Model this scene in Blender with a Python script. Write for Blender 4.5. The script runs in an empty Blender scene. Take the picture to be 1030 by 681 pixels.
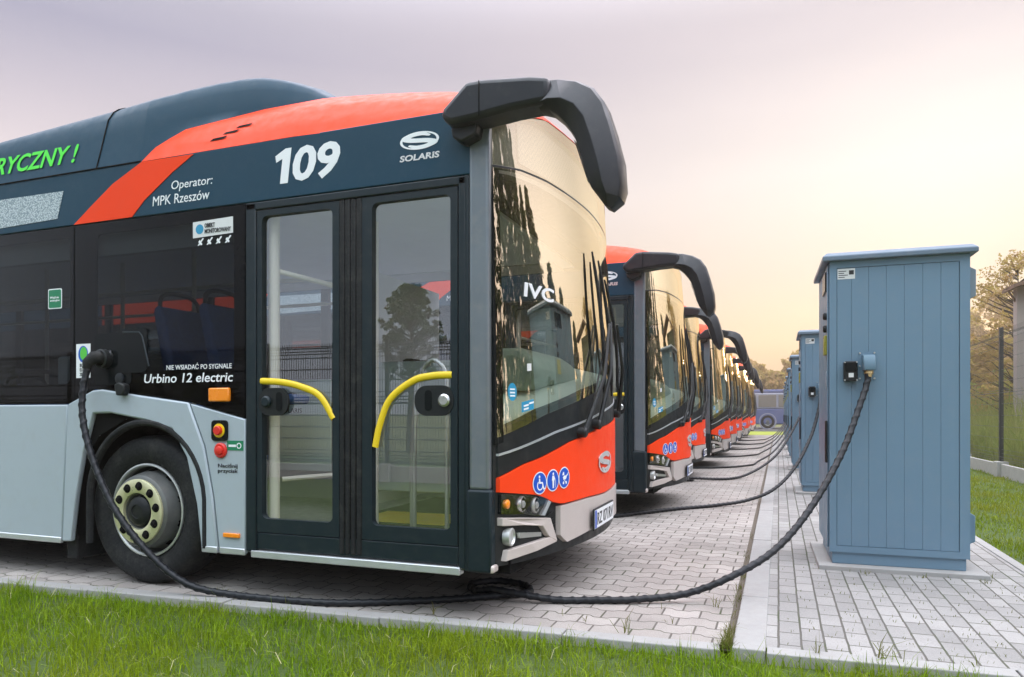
import bpy, math, random
import numpy as np
from mathutils import Vector, Matrix

SC = bpy.context.scene
COL = SC.collection
R = math.radians
random.seed(7)
RNG = np.random.default_rng(7)

# ------------------------------------------------------------------ camera
cam_d = bpy.data.cameras.new("camera")
cam = bpy.data.objects.new("camera", cam_d)
COL.objects.link(cam)
cam.location = (0, 0, 1.1)
cam.rotation_euler = (R(90), 0, R(20.55))
cam_d.sensor_width = 36
cam_d.lens = 36 * 715 / 1030
cam_d.shift_y = (416 - 340.5) / 1030
cam_d.clip_end = 3000
cam_d.clip_start = 0.05
SC.camera = cam

# ------------------------------------------------------------------ sky, sun, exposure
SUN_AZ, SUN_EL = 13.3, 5.0          # degrees right of +Y, above the horizon
W = bpy.data.worlds.new("World")
SC.world = W
W.use_nodes = True
wn, wl = W.node_tree.nodes, W.node_tree.links
wn.clear()
def WN(t, **k):
    n = wn.new(t)
    for a, b in k.items(): setattr(n, a, b)
    return n
def wmath(op, a, b=None, clamp=False):
    n = WN('ShaderNodeMath', operation=op, use_clamp=clamp)
    for i, v in enumerate((a, b)):
        if v is None: continue
        if isinstance(v, (int, float)): n.inputs[i].default_value = v
        else: wl.new(v, n.inputs[i])
    return n.outputs[0]
def wramp(f, stops):
    n = WN('ShaderNodeValToRGB')
    e = n.color_ramp.elements
    while len(e) < len(stops): e.new(0.5)
    for q, (p, c) in zip(e, stops):
        q.position = p; q.color = (*c, 1)
    wl.new(f, n.inputs[0])
    return n.outputs[0]
tc = WN('ShaderNodeTexCoord')
sep = WN('ShaderNodeSeparateXYZ')
wl.new(tc.outputs['Generated'], sep.inputs[0])
el = wmath('MAXIMUM', sep.outputs[2], 0.0)
away = wramp(el, [(0.0, (.80, .70, .68)), (.12, (.80, .68, .66)), (.28, (.76, .68, .71)), (.43, (.38, .38, .50)), (.60, (.60, .60, .67))])
near = wramp(el, [(0.0, (.57, .32, .16)), (.08, (.56, .37, .20)), (.18, (.58, .49, .41)), (.30, (.75, .68, .65)), (.46, (.68, .60, .62)), (.62, (.64, .61, .64))])
sd = (math.sin(R(SUN_AZ)) * math.cos(R(SUN_EL)), math.cos(R(SUN_AZ)) * math.cos(R(SUN_EL)), math.sin(R(SUN_EL)))
dot = WN('ShaderNodeVectorMath', operation='DOT_PRODUCT')
wl.new(tc.outputs['Generated'], dot.inputs[0]); dot.inputs[1].default_value = sd
dt = wmath('MAXIMUM', dot.outputs['Value'], 0.0)
mx = WN('ShaderNodeMix', data_type='RGBA')
behind = wramp(el, [(0.0, (.66, .70, .80)), (.2, (.58, .68, .82)), (.42, (.50, .62, .76)), (.65, (.54, .61, .68))])  # unseen sky behind the camera, brightened and blued to light the bus sides
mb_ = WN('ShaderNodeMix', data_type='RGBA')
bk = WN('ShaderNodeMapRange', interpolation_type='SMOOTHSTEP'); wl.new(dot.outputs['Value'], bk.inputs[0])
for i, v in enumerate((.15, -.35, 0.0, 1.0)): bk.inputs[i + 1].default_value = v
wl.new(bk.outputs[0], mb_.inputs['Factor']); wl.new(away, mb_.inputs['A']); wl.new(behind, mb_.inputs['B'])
wl.new(wmath('POWER', dt, 3.2), mx.inputs['Factor']); wl.new(mb_.outputs['Result'], mx.inputs['A']); wl.new(near, mx.inputs['B'])
glow = WN('ShaderNodeMix', data_type='RGBA', blend_type='ADD')
wl.new(wmath('MULTIPLY', wmath('POWER', dt, 12.0), .27), glow.inputs['Factor'])
wl.new(mx.outputs['Result'], glow.inputs['A']); glow.inputs['B'].default_value = (.74, .86, .84, 1)
# faint high haze streaks
nz = WN('ShaderNodeTexNoise'); nz.inputs['Scale'].default_value = 2.2; nz.inputs['Detail'].default_value = 4
mp = WN('ShaderNodeMapping'); mp.inputs['Scale'].default_value = (1, 1, 5)
wl.new(tc.outputs['Generated'], mp.inputs[0]); wl.new(mp.outputs[0], nz.inputs['Vector'])
streak = WN('ShaderNodeMix', data_type='RGBA', blend_type='MULTIPLY'); streak.inputs['Factor'].default_value = 1
wl.new(glow.outputs['Result'], streak.inputs['A'])
wl.new(wramp(nz.outputs['Fac'], [(.3, (.96, .96, .97)), (.7, (1.03, 1.02, 1.02))]), streak.inputs['B'])
# extra brightness added to the sky overhead, to light the ground
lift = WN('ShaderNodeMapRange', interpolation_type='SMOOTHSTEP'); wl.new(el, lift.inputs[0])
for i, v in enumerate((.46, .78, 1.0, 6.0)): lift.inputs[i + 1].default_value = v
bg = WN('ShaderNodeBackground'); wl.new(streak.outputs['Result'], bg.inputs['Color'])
# unseen sky to the right boosted too, to light bus fronts and windscreen reflections
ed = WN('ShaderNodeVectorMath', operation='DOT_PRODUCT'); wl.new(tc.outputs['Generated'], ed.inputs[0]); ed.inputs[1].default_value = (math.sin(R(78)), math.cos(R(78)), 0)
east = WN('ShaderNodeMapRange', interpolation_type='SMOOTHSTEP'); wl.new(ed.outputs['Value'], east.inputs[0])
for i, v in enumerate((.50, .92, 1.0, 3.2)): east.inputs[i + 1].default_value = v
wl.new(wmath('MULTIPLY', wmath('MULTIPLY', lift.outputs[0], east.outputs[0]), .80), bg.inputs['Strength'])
sky = WN('ShaderNodeTexSky', sky_type='NISHITA')
sky.sun_disc = False; sky.sun_elevation = R(SUN_EL); sky.sun_rotation = R(SUN_AZ); sky.dust_density = 3.0
bg2 = WN('ShaderNodeBackground'); wl.new(sky.outputs[0], bg2.inputs['Color']); bg2.inputs['Strength'].default_value = 0.05
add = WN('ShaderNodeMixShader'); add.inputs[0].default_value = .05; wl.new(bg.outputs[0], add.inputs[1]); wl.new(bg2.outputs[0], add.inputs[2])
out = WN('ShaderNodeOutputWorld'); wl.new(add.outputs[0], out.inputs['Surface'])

sun_d = bpy.data.lights.new("sun", 'SUN')
sun_d.energy = 2.0; sun_d.angle = R(3); sun_d.color = (1.0, .74, .46)
sun = bpy.data.objects.new("sun", sun_d); COL.objects.link(sun)
sun.rotation_euler = Vector((-sd[0], -sd[1], -sd[2])).to_track_quat('-Z', 'Y').to_euler()

SC.view_settings.view_transform = 'Standard'
SC.view_settings.look = 'None'
SC.view_settings.exposure = 0.56
SC.view_settings.gamma = 1.0
SC.view_settings.use_curve_mapping = False
SC.cycles.max_bounces = 8; SC.cycles.transparent_max_bounces = 24
SC.cycles.glossy_bounces = 4; SC.cycles.diffuse_bounces = 5; SC.cycles.transmission_bounces = 4
SC.cycles.caustics_reflective = False; SC.cycles.caustics_refractive = False
SC.cycles.use_denoising = True
SC.cycles.sample_clamp_indirect = 4.0

# ------------------------------------------------------------------ materials
class Mat:
    """small node helper"""
    def __init__(s, name):
        s.m = bpy.data.materials.new(name); s.m.use_nodes = True
        s.n, s.l = s.m.node_tree.nodes, s.m.node_tree.links
        s.b = s.n['Principled BSDF']; s.out = s.n['Material Output']
    def node(s, t, ins=None, **k):
        n = s.n.new(t)
        for a, b in k.items(): setattr(n, a, b)
        for a, v in (ins or {}).items(): s.put(n.inputs[a], v)
        return n
    def put(s, sock, v):
        if hasattr(v, 'is_output'): s.l.new(v, sock)
        elif isinstance(v, tuple) and len(v) == 3 and sock.type == 'RGBA': sock.default_value = (*v, 1)
        else: sock.default_value = v
    def set(s, **k):
        for a, v in k.items(): s.put(s.b.inputs[a.replace('_', ' ')], v)
    def math(s, op, a, b=0.0, c=0.0, clamp=False):
        n = s.node('ShaderNodeMath', operation=op, use_clamp=clamp)
        for i, v in enumerate((a, b, c)): s.put(n.inputs[i], v)
        return n.outputs[0]
    def mix(s, f, a, b, blend='MIX'):
        n = s.node('ShaderNodeMix', data_type='RGBA', blend_type=blend)
        s.put(n.inputs['Factor'], f); s.put(n.inputs['A'], a); s.put(n.inputs['B'], b)
        return n.outputs['Result']
    def ramp(s, f, stops):
        n = s.node('ShaderNodeValToRGB'); e = n.color_ramp.elements
        while len(e) < len(stops): e.new(0.5)
        for q, (p, c) in zip(e, stops):
            q.position = p; q.color = (*c, 1) if isinstance(c, tuple) else (c, c, c, 1)
        s.l.new(f, n.inputs[0]); return n.outputs[0]
    def obj(s): return s.node('ShaderNodeTexCoord').outputs['Object']
    def noise(s, scale, vec=None, detail=4, rough=.55):
        n = s.node('ShaderNodeTexNoise', {'Scale': scale, 'Detail': detail, 'Roughness': rough})
        s.l.new(vec if vec is not None else s.obj(), n.inputs['Vector']); return n.outputs['Fac']
    def bump(s, h, strength, dist):
        n = s.node('ShaderNodeBump', {'Strength': strength, 'Distance': dist, 'Height': h})
        s.l.new(n.outputs[0], s.b.inputs['Normal'])

def scl(c, f): return tuple(min(1, x * f) for x in c)
def paint(name, c, rough=.35, metal=0.0, coat=0.0, var=.10, nscale=3.0, dust=.0, spec=.5):
    M = Mat(name)
    f = M.noise(nscale)
    col = M.mix(f, scl(c, 1 - var), scl(c, 1 + var))
    if dust:
        g = M.ramp(M.noise(11, detail=7, rough=.7), [(.50, 0.0), (.75, dust)])
        col = M.mix(g, col, (.32, .29, .25))
    M.set(Base_Color=col, Metallic=metal, Coat_Weight=coat, Coat_Roughness=.06, Specular_IOR_Level=spec)
    M.set(Roughness=M.ramp(M.noise(nscale * 5, detail=6), [(.3, rough * .8), (.7, min(1, rough * 1.25))]))
    return M.m
M_ = {}
M_['navy'] = paint('navy paint', (.007, .045, .078), .42, var=.08, dust=.03, spec=.25)
M_['orange'] = paint('orange paint', (.92, .058, .010), .45, coat=.0, var=.04, dust=.03, spec=.14)
M_['white_panel'] = paint('pearl panel paint', (.40, .46, .50), .40, .1, .2, .03, dust=.16)
M_['bumper'] = paint('bumper paint', (.56, .49, .45), .38, .1, .2, .04, dust=.12)
M_['sill'] = paint('sill metal', (.60, .62, .63), .35, .6)
M_['pillar'] = paint('pillar paint', (.17, .19, .21), .36, .3, .1, .28, dust=.30)
M_['black'] = paint('black plastic', (.009, .011, .012), .45, dust=.05, spec=.35)
M_['gloss_black'] = paint('gloss black', (.005, .007, .008), .2, spec=.18)
M_['mirror'] = paint('mirror shell', (.013, .015, .019), .36, dust=.06, spec=.35)
M_['rubber'] = paint('rubber', (.012, .013, .014), .75, var=.25, nscale=14, dust=.10, spec=.3)
M_['dark'] = paint('underbody', (.006, .006, .006), .9, spec=.1)
M_['frame'] = paint('door frame', (.009, .018, .023), .40, dust=.04, spec=.3)
M_['yellow'] = paint('yellow rail', (.86, .60, .015), .38)
M_['steel'] = paint('brushed steel', (.62, .62, .60), .28, .9)
M_['cream'] = paint('cream pole', (.86, .80, .68), .45)
M_['rim'] = paint('wheel steel', (.16, .165, .16), .45, .5, var=.35, nscale=9, dust=.3)
M_['flange'] = paint('wheel flange', (.66, .67, .65), .35, .7)
M_['ring'] = paint('wheel ring', (.74, .71, .44), .32, .55, var=.12, nscale=16, dust=.12)
M_['white'] = paint('white lettering', (.84, .85, .86), .5, var=.02)
M_['logo'] = paint('silver emblem', (.72, .70, .68), .3, .4)
M_['green_text'] = paint('green lettering', (.07, .72, .04), .5, var=.02)
M_['text_black'] = paint('black lettering', (.015, .015, .016), .55)
M_['blue'] = paint('blue sticker', (.010, .085, .52), .4, var=.03)
M_['cyan'] = paint('cyan sticker', (.02, .27, .46), .45, var=.05)
M_['green'] = paint('green sticker', (.01, .20, .09), .45, var=.05)
M_['lime'] = paint('lime sticker', (.10, .55, .06), .45, var=.1)
M_['red'] = paint('red button', (.70, .03, .02), .35, var=.03)
M_['amber'] = paint('amber lens', (.95, .27, .012), .25, coat=.5, var=.05)
M_['interior'] = paint('interior panel', (.55, .56, .56), .6)
M_['interior_light'] = paint('interior ceiling', (.74, .75, .77), .6)
M_['floor_in'] = paint('interior floor', (.20, .205, .21), .6)
M_['seat_blue'] = paint('seat fabric', (.07, .18, .52), .8, var=.4, nscale=30)
M_['dash'] = paint('dashboard', (.72, .80, .70), .6)
M_['binnacle'] = paint('binnacle', (.30, .36, .29), .5)
M_['partition'] = paint('partition panel', (.68, .80, .76), .4)
M_['led_box'] = paint('display backing', (.36, .33, .30), .6)
M_['cab'] = paint('cabinet paint', (.145, .235, .315), .42, .1, .05, .06, 1.4, dust=.10)
M_['cab_lid'] = paint('cabinet lid paint', (.13, .18, .235), .42, .1, .1, .06, 2, dust=.2)
M_['cab_vent'] = paint('cabinet louvre', (.22, .27, .32), .5)
M_['elbow'] = paint('elbow housing', (.12, .20, .26), .4, .1)
M_['brass'] = paint('brass gland', (.62, .44, .22), .35, .8)
M_['label'] = paint('paper label', (.70, .70, .69), .5, var=.05, nscale=30)
M_['meter'] = paint('meter window', (.30, .28, .03), .3, var=.3)
M_['far_blue_hazed'] = paint('haze-paled bus paint', (.12, .14, .27), .5, spec=.2)  # lighter and greyer than the real blue: distance haze put into the paint
M_['far_grey'] = paint('grey bus paint', (.30, .29, .36), .4)
M_['far_win_hazed'] = paint('haze-toned window', (.22, .19, .17), .5, spec=.2)  # warm grey carries the haze over the far windows
M_['post'] = paint('fence post', (.045, .044, .042), .5)
M_['wire'] = paint('fence wire', (.060, .062, .060), .45)
M_['concrete'] = paint('concrete', (.40, .385, .36), .85, var=.18, nscale=8, dust=.25)
M_['kerb'] = paint('kerb concrete', (.33, .32, .305), .85, var=.14, nscale=7, dust=.4)
M_['plaster'] = paint('plaster', (.36, .31, .28), .8)
M_['timber'] = paint('timber', (.16, .095, .06), .7, var=.3, nscale=12)
M_['louvre'] = paint('louvre boards', (.22, .24, .15), .7)
M_['bark'] = paint('bark', (.075, .058, .045), .9, var=.4, nscale=20)

def glass(name, tint, f0, rough=.0, gcol=(1, 1, 1), pw=4.2):
    M = Mat(name); M.n.remove(M.b)
    lw = M.node('ShaderNodeLayerWeight', {'Blend': .5})
    p = M.math('POWER', lw.outputs['Facing'], pw)
    f = M.math('MULTIPLY_ADD', p, 1 - f0, f0)
    tr = M.node('ShaderNodeBsdfTransparent'); tr.inputs[0].default_value = (*tint, 1)
    gl = M.node('ShaderNodeBsdfGlossy', {'Roughness': rough}); gl.inputs[0].default_value = (*gcol, 1)
    b = M.node('ShaderNodeBump', {'Strength': .012, 'Distance': .02, 'Height': M.noise(1.3, detail=1)})
    M.l.new(b.outputs[0], gl.inputs['Normal'])
    mx = M.node('ShaderNodeMixShader'); M.l.new(f, mx.inputs[0]); M.l.new(tr.outputs[0], mx.inputs[1]); M.l.new(gl.outputs[0], mx.inputs[2])
    M.l.new(mx.outputs[0], M.out.inputs['Surface'])
    return M.m
M_['door_glass'] = glass('door glass', (.90, .92, .92), .20)
M_['side_glass'] = glass('tinted side glass', (.42, .44, .45), .010)
M_['far_glass'] = glass('window glass', (.95, .96, .96), .04)
M_['windscreen'] = glass('windscreen glass', (.80, .84, .78), .28, gcol=(1.0, .88, .64), pw=2.0)
M_['lens'] = glass('lamp lens', (.85, .85, .85), .10)

def display_mat():
    M = Mat('dot matrix display')
    v = M.node('ShaderNodeTexVoronoi', {'Scale': 95.0}, feature='F1'); M.l.new(M.obj(), v.inputs['Vector'])
    col = M.ramp(v.outputs['Distance'], [(.25, (.62, .68, .70)), (.65, (.22, .28, .31))])
    M.set(Base_Color=col, Roughness=.3); return M.m
M_['led'] = display_mat()

def dest_mat():
    M = Mat('destination board')
    b = M.node('ShaderNodeTexChecker', {'Scale': 60.0, 'Color1': (.52, .48, .44), 'Color2': (.40, .37, .34)}); M.l.new(M.obj(), b.inputs['Vector'])
    M.set(Base_Color=b.outputs['Color'], Roughness=.5); return M.m
M_['dest'] = dest_mat()

def paver_mat(name, w, h, mort, swap, wave, c1, c2, joint, stain):
    M = Mat(name)
    p = M.node('ShaderNodeSeparateXYZ'); M.l.new(M.obj(), p.inputs[0])
    x, y = p.outputs[0], p.outputs[1]
    if swap: x, y = y, x
    if wave:
        # interlocking blocks: the long joints step in and out once per block
        t = M.math('PINGPONG', x, w * .5)
        st = M.node('ShaderNodeMapRange', {'From Min': w * .5 * .38, 'From Max': w * .5 * .62, 'To Min': -wave, 'To Max': wave}); M.l.new(t, st.inputs[0])
        y = M.math('ADD', y, st.outputs[0])
    wob = M.noise(7.0, detail=2)
    y = M.math('ADD', y, M.math('MULTIPLY_ADD', wob, .008, -.004))
    c = M.node('ShaderNodeCombineXYZ'); M.l.new(x, c.inputs[0]); M.l.new(y, c.inputs[1])
    b = M.node('ShaderNodeTexBrick', {'Scale': 1.0, 'Mortar Size': mort, 'Mortar Smooth': .35, 'Bias': 0.0, 'Brick Width': w, 'Row Height': h,
                                      'Color1': c1, 'Color2': c2, 'Mortar': joint}, offset=.5)
    M.l.new(c.outputs[0], b.inputs['Vector'])
    g1 = M.noise(1.1, detail=6, rough=.65); g2 = M.noise(120, detail=3)
    col = M.mix(M.ramp(g1, [(.35, 0.0), (.75, stain)]), b.outputs['Color'], scl(c1, .52))
    col = M.mix(.55, col, M.mix(g2, (.25, .25, .25), (.9, .9, .9)), 'OVERLAY')
    # moss and dirt in some joints
    moss = M.math('MULTIPLY', b.outputs['Fac'], M.ramp(M.noise(2.3, detail=5), [(.5, 0.0), (.66, .8)]))
    col = M.mix(moss, col, (.055, .075, .022))
    M.set(Base_Color=col, Roughness=.82)
    hgt = M.math('SUBTRACT', M.math('MULTIPLY', g2, .12), b.outputs['Fac'])
    M.bump(hgt, .9, .007)
    return M.m
M_['lot'] = paver_mat('interlocking pavers', .20, .145, .0055, False, .013, (.315, .283, .255), (.43, .39, .355), (.10, .086, .072), .7)
M_['walk'] = paver_mat('walkway pavers', .205, .1025, .0055, True, 0, (.245, .235, .222), (.345, .33, .312), (.09, .082, .066), .5)

def grass_mat(name, a, b, c, trans=.35):
    M = Mat(name)
    gi = M.node('ShaderNodeNewGeometry')
    patch = M.ramp(M.noise(.9, detail=4), [(.36, 0.0), (.66, 1.0)])
    col = M.mix(M.ramp(gi.outputs['Random Per Island'], [(0.0, 0.0), (1.0, 1.0)]), a, b)
    col = M.mix(M.math('MULTIPLY', patch, .55), col, c)
    M.set(Base_Color=col, Roughness=.55, Specular_IOR_Level=.12)
    tl = M.node('ShaderNodeBsdfTranslucent'); M.l.new(M.mix(.5, col, (.30, .38, .03)), tl.inputs[0])
    mx = M.node('ShaderNodeMixShader', {0: trans}); M.l.new(M.b.outputs[0], mx.inputs[1]); M.l.new(tl.outputs[0], mx.inputs[2])
    M.l.new(mx.outputs[0], M.out.inputs['Surface'])
    return M.m
M_['grass'] = grass_mat('grass blades', (.055, .145, .004), (.25, .41, .010), (.32, .33, .02))
M_['grass_dry'] = grass_mat('worn grass blades', (.10, .16, .008), (.27, .36, .015), (.38, .31, .06))
M_['leaf_dark'] = grass_mat('dark leaves', (.022, .045, .012), (.055, .085, .02), (.05, .06, .02), .25)
M_['leaf_backlit_tint'] = grass_mat('backlit-tinted leaves', (.36, .22, .11), (.50, .30, .15), (.54, .29, .13), .55)  # orange glow of backlit haze put into the leaf colour
M_['reed'] = grass_mat('reed blades', (.20, .25, .07), (.32, .34, .12), (.40, .31, .14), .45)
M_['straw'] = grass_mat('straw', (.36, .36, .16), (.50, .46, .24), (.42, .38, .18), .2)
M_['dry'] = grass_mat('dry stems', (.14, .12, .05), (.10, .14, .02), (.20, .15, .06), .3)

def soil_mat(name, c1, c2, s):
    M = Mat(name)
    M.set(Base_Color=M.mix(M.noise(s, detail=8, rough=.7), c1, c2), Roughness=.95)
    M.bump(M.noise(s * 8, detail=5), .6, .02); return M.m
M_['lawn_soil'] = soil_mat('turf soil', (.035, .065, .012), (.085, .12, .02), 5)
M_['soil'] = soil_mat('joint soil', (.07, .055, .038), (.24, .20, .155), 26)
M_['field'] = soil_mat('field', (.09, .11, .03), (.16, .15, .06), .4)
M_['verge'] = soil_mat('verge grass', (.20, .25, .02), (.30, .32, .03), 2)
M_['asphalt'] = soil_mat('asphalt', (.05, .05, .05), (.075, .072, .07), 9)

def cable_mat():
    M = Mat('spiral wrapped cable')
    w = M.noise(38, detail=3)
    M.set(Base_Color=M.mix(w, (.006, .007, .009), (.020, .022, .026)), Roughness=.40, Specular_IOR_Level=.3); return M.m
M_['cable'] = cable_mat()

# ------------------------------------------------------------------ mesh helpers
def tag(o, label=None, cat=None, group=None, kind=None):
    for k, v in (('label', label), ('category', cat), ('group', group), ('kind', kind)):
        if v: o[k] = v
    return o
def empty(name, loc=(0, 0, 0), rz=0, label=None, cat=None, group=None):
    o = bpy.data.objects.new(name, None); COL.objects.link(o)
    o.location = loc; o.rotation_euler = (0, 0, rz); o.empty_display_size = .2
    return tag(o, label, cat, group)
def link(name, me, mat, parent=None, smooth=None, bevel=0, seg=2):
    me.materials.append(M_[mat] if isinstance(mat, str) else mat)
    if smooth is not None:
        me.polygons.foreach_set('use_smooth', [True] * len(me.polygons))
        me.set_sharp_from_angle(angle=R(smooth))
    o = bpy.data.objects.new(name, me); COL.objects.link(o)
    if parent is not None: o.parent = parent
    if bevel:
        b = o.modifiers.new('bevel', 'BEVEL'); b.width = bevel; b.segments = seg; b.limit_method = 'ANGLE'; b.angle_limit = R(40)
        b.harden_normals = False
    return o
class MB:
    def __init__(s): s.v, s.f = [], []
    def add(s, vs, fs):
        n = len(s.v); s.v += [tuple(map(float, q)) for q in vs]; s.f += [tuple(i + n for i in q) for q in fs]; return s
    def box(s, x0, x1, y0, y1, z0, z1):
        return s.add([(x0, y0, z0), (x1, y0, z0), (x1, y1, z0), (x0, y1, z0), (x0, y0, z1), (x1, y0, z1), (x1, y1, z1), (x0, y1, z1)],
                     [(0, 3, 2, 1), (4, 5, 6, 7), (0, 1, 5, 4), (1, 2, 6, 5), (2, 3, 7, 6), (3, 0, 4, 7)])
    def prism(s, pts, a, b, ax='y'):
        """polygon extruded along an axis; pts are (x,z) for y, (y,z) for x, (x,y) for z"""
        m = {'y': lambda p, t: (p[0], t, p[1]), 'x': lambda p, t: (t, p[0], p[1]), 'z': lambda p, t: (p[0], p[1], t)}[ax]
        n = len(pts)
        ar = sum(pts[i][0] * pts[(i + 1) % n][1] - pts[(i + 1) % n][0] * pts[i][1] for i in range(n))
        if (ar > 0) != (ax == 'y'): pts = pts[::-1]
        # after this, the cap at a points to -axis with pts order reversed as needed
        vs = [m(p, a) for p in pts] + [m(p, b) for p in pts]
        fs = [tuple(range(n))[::-1] if ax == 'y' else tuple(range(n)), tuple(range(n, 2 * n)) if ax == 'y' else tuple(range(2 * n - 1, n - 1, -1))]
        for i in range(n):
            j = (i + 1) % n
            fs.append((i, j, n + j, n + i))
        return s.add(vs, fs)
    def tube(s, path, r, n=10, cap=True, twist=0):
        P = [Vector(p) for p in path]; m = len(P)
        rr = r if isinstance(r, (list, tuple, np.ndarray)) else [r] * m
        T = [(P[min(i + 1, m - 1)] - P[max(i - 1, 0)]).normalized() for i in range(m)]
        up = Vector((0, 0, 1)) if abs(T[0].z) < .9 else Vector((1, 0, 0))
        N = (up - T[0] * up.dot(T[0])).normalized()
        vs = []
        for i in range(m):
            N = (N - T[i] * N.dot(T[i])).normalized(); B = T[i].cross(N)
            for k in range(n):
                a = 2 * math.pi * k / n
                q = rr[i] if not callable(rr[i]) else rr[i](a)
                vs.append(P[i] + (N * math.cos(a) + B * math.sin(a)) * q)
        fs = [(i * n + k, i * n + (k + 1) % n, (i + 1) * n + (k + 1) % n, (i + 1) * n + k) for i in range(m - 1) for k in range(n)]
        if cap: fs += [tuple(range(n))[::-1], tuple(range((m - 1) * n, m * n))]
        return s.add(vs, fs)
    def cyl(s, p0, p1, r, n=14, r1=None): return s.tube([p0, p1], [r, r if r1 is None else r1], n)
    def lathe(s, prof, c, n=40, ax='y'):
        """prof: (radius, offset along the axis)"""
        vs = []
        for (r, t) in prof:
            for k in range(n):
                a = 2 * math.pi * k / n
                if ax == 'y': vs.append((c[0] + r * math.cos(a), c[1] + t, c[2] + r * math.sin(a)))
                elif ax == 'x': vs.append((c[0] + t, c[1] + r * math.cos(a), c[2] + r * math.sin(a)))
                else: vs.append((c[0] + r * math.cos(a), c[1] + r * math.sin(a), c[2] + t))
        m = len(prof)
        return s.add(vs, [(i * n + k, i * n + (k + 1) % n, (i + 1) * n + (k + 1) % n, (i + 1) * n + k) for i in range(m - 1) for k in range(n)])
    def grid(s, fn, us, vs_):
        pts = [fn(u, v) for u in us for v in vs_]; n = len(vs_)
        return s.add(pts, [(i * n + k, i * n + k + 1, (i + 1) * n + k + 1, (i + 1) * n + k) for i in range(len(us) - 1) for k in range(n - 1)])
    def build(s, name, mat, parent=None, smooth=35, bevel=0, seg=2, fix=True):
        me = bpy.data.meshes.new(name); me.from_pydata(s.v, [], s.f)
        if fix:
            import bmesh
            bm = bmesh.new(); bm.from_mesh(me); bmesh.ops.recalc_face_normals(bm, faces=bm.faces); bm.to_mesh(me); bm.free()
        me.update()
        return link(name, me, mat, parent, smooth, bevel, seg)
def spline(pts, n=12):
    """Catmull-Rom through points"""
    P = [Vector(p) for p in pts]; P = [2 * P[0] - P[1]] + P + [2 * P[-1] - P[-2]]
    o = []
    for i in range(1, len(P) - 2):
        for k in range(n):
            t = k / n
            a, b, c, d = P[i - 1], P[i], P[i + 1], P[i + 2]
            o.append(.5 * ((2 * b) + (c - a) * t + (2 * a - 5 * b + 4 * c - d) * t * t + (3 * b - a - 3 * c + d) * t ** 3))
    o.append(P[-2]); return o
def quads_mesh(name, V, mat, parent=None, smooth=False):
    """V: (n,4,3) array of quads"""
    n = len(V); me = bpy.data.meshes.new(name)
    me.vertices.add(n * 4); me.vertices.foreach_set('co', V.reshape(-1).astype(np.float32))
    me.loops.add(n * 4); me.loops.foreach_set('vertex_index', np.arange(n * 4, dtype=np.int32))
    me.polygons.add(n); me.polygons.foreach_set('loop_start', np.arange(0, n * 4, 4, dtype=np.int32))
    me.polygons.foreach_set('loop_total', np.full(n, 4, dtype=np.int32))
    me.update(calc_edges=True); me.validate()
    return link(name, me, mat, parent)
def ring(outer, inner, y0, y1, rc=.03, k=5):
    """rectangular frame with a rounded opening; rects are x0,x1,z0,z1; prism along y"""
    X0, X1, Z0, Z1 = outer; x0, x1, z0, z1 = inner
    I, O = [], []
    for (cx, cz, a0, ox, oz) in ((x1 - rc, z0 + rc, -90, X1, Z0), (x1 - rc, z1 - rc, 0, X1, Z1), (x0 + rc, z1 - rc, 90, X0, Z1), (x0 + rc, z0 + rc, 180, X0, Z0)):
        for j in range(k + 1):
            a = R(a0 + 90 * j / k); I.append((cx + rc * math.cos(a), cz + rc * math.sin(a))); O.append((ox, oz))
    n = len(I); mb = MB()
    vs = [(p[0], y0, p[1]) for p in O] + [(p[0], y0, p[1]) for p in I] + [(p[0], y1, p[1]) for p in O] + [(p[0], y1, p[1]) for p in I]
    fs = []
    for i in range(n):
        j = (i + 1) % n
        same = O[i] == O[j]
        fs.append((i, n + j, n + i) if same else (i, j, n + j, n + i))
        fs.append((2 * n + i, 3 * n + i, 3 * n + j) if same else (2 * n + i, 3 * n + i, 3 * n + j, 2 * n + j))
        fs.append((n + i, n + j, 3 * n + j, 3 * n + i))
        if not same: fs.append((i, 2 * n + i, 2 * n + j, j))
    mb.add(vs, fs)
    return mb
def rrect(x0, x1, z0, z1, r, k=5):
    o = []
    for (cx, cz, a0) in ((x1 - r, z0 + r, -90), (x1 - r, z1 - r, 0), (x0 + r, z1 - r, 90), (x0 + r, z0 + r, 180)):
        for j in range(k + 1):
            a = R(a0 + 90 * j / k); o.append((cx + r * math.cos(a), cz + r * math.sin(a)))
    return o
def circle(cx, cz, r, n=24, rz=None): return [(cx + r * math.cos(2 * math.pi * i / n), cz + (rz or r) * math.sin(2 * math.pi * i / n)) for i in range(n)]
NEAR = Matrix.Rotation(R(90), 4, 'X')                                    # text that faces -y
FRONT = Matrix.Rotation(R(90), 4, 'Z') @ Matrix.Rotation(R(90), 4, 'X')  # text that faces +x
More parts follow.
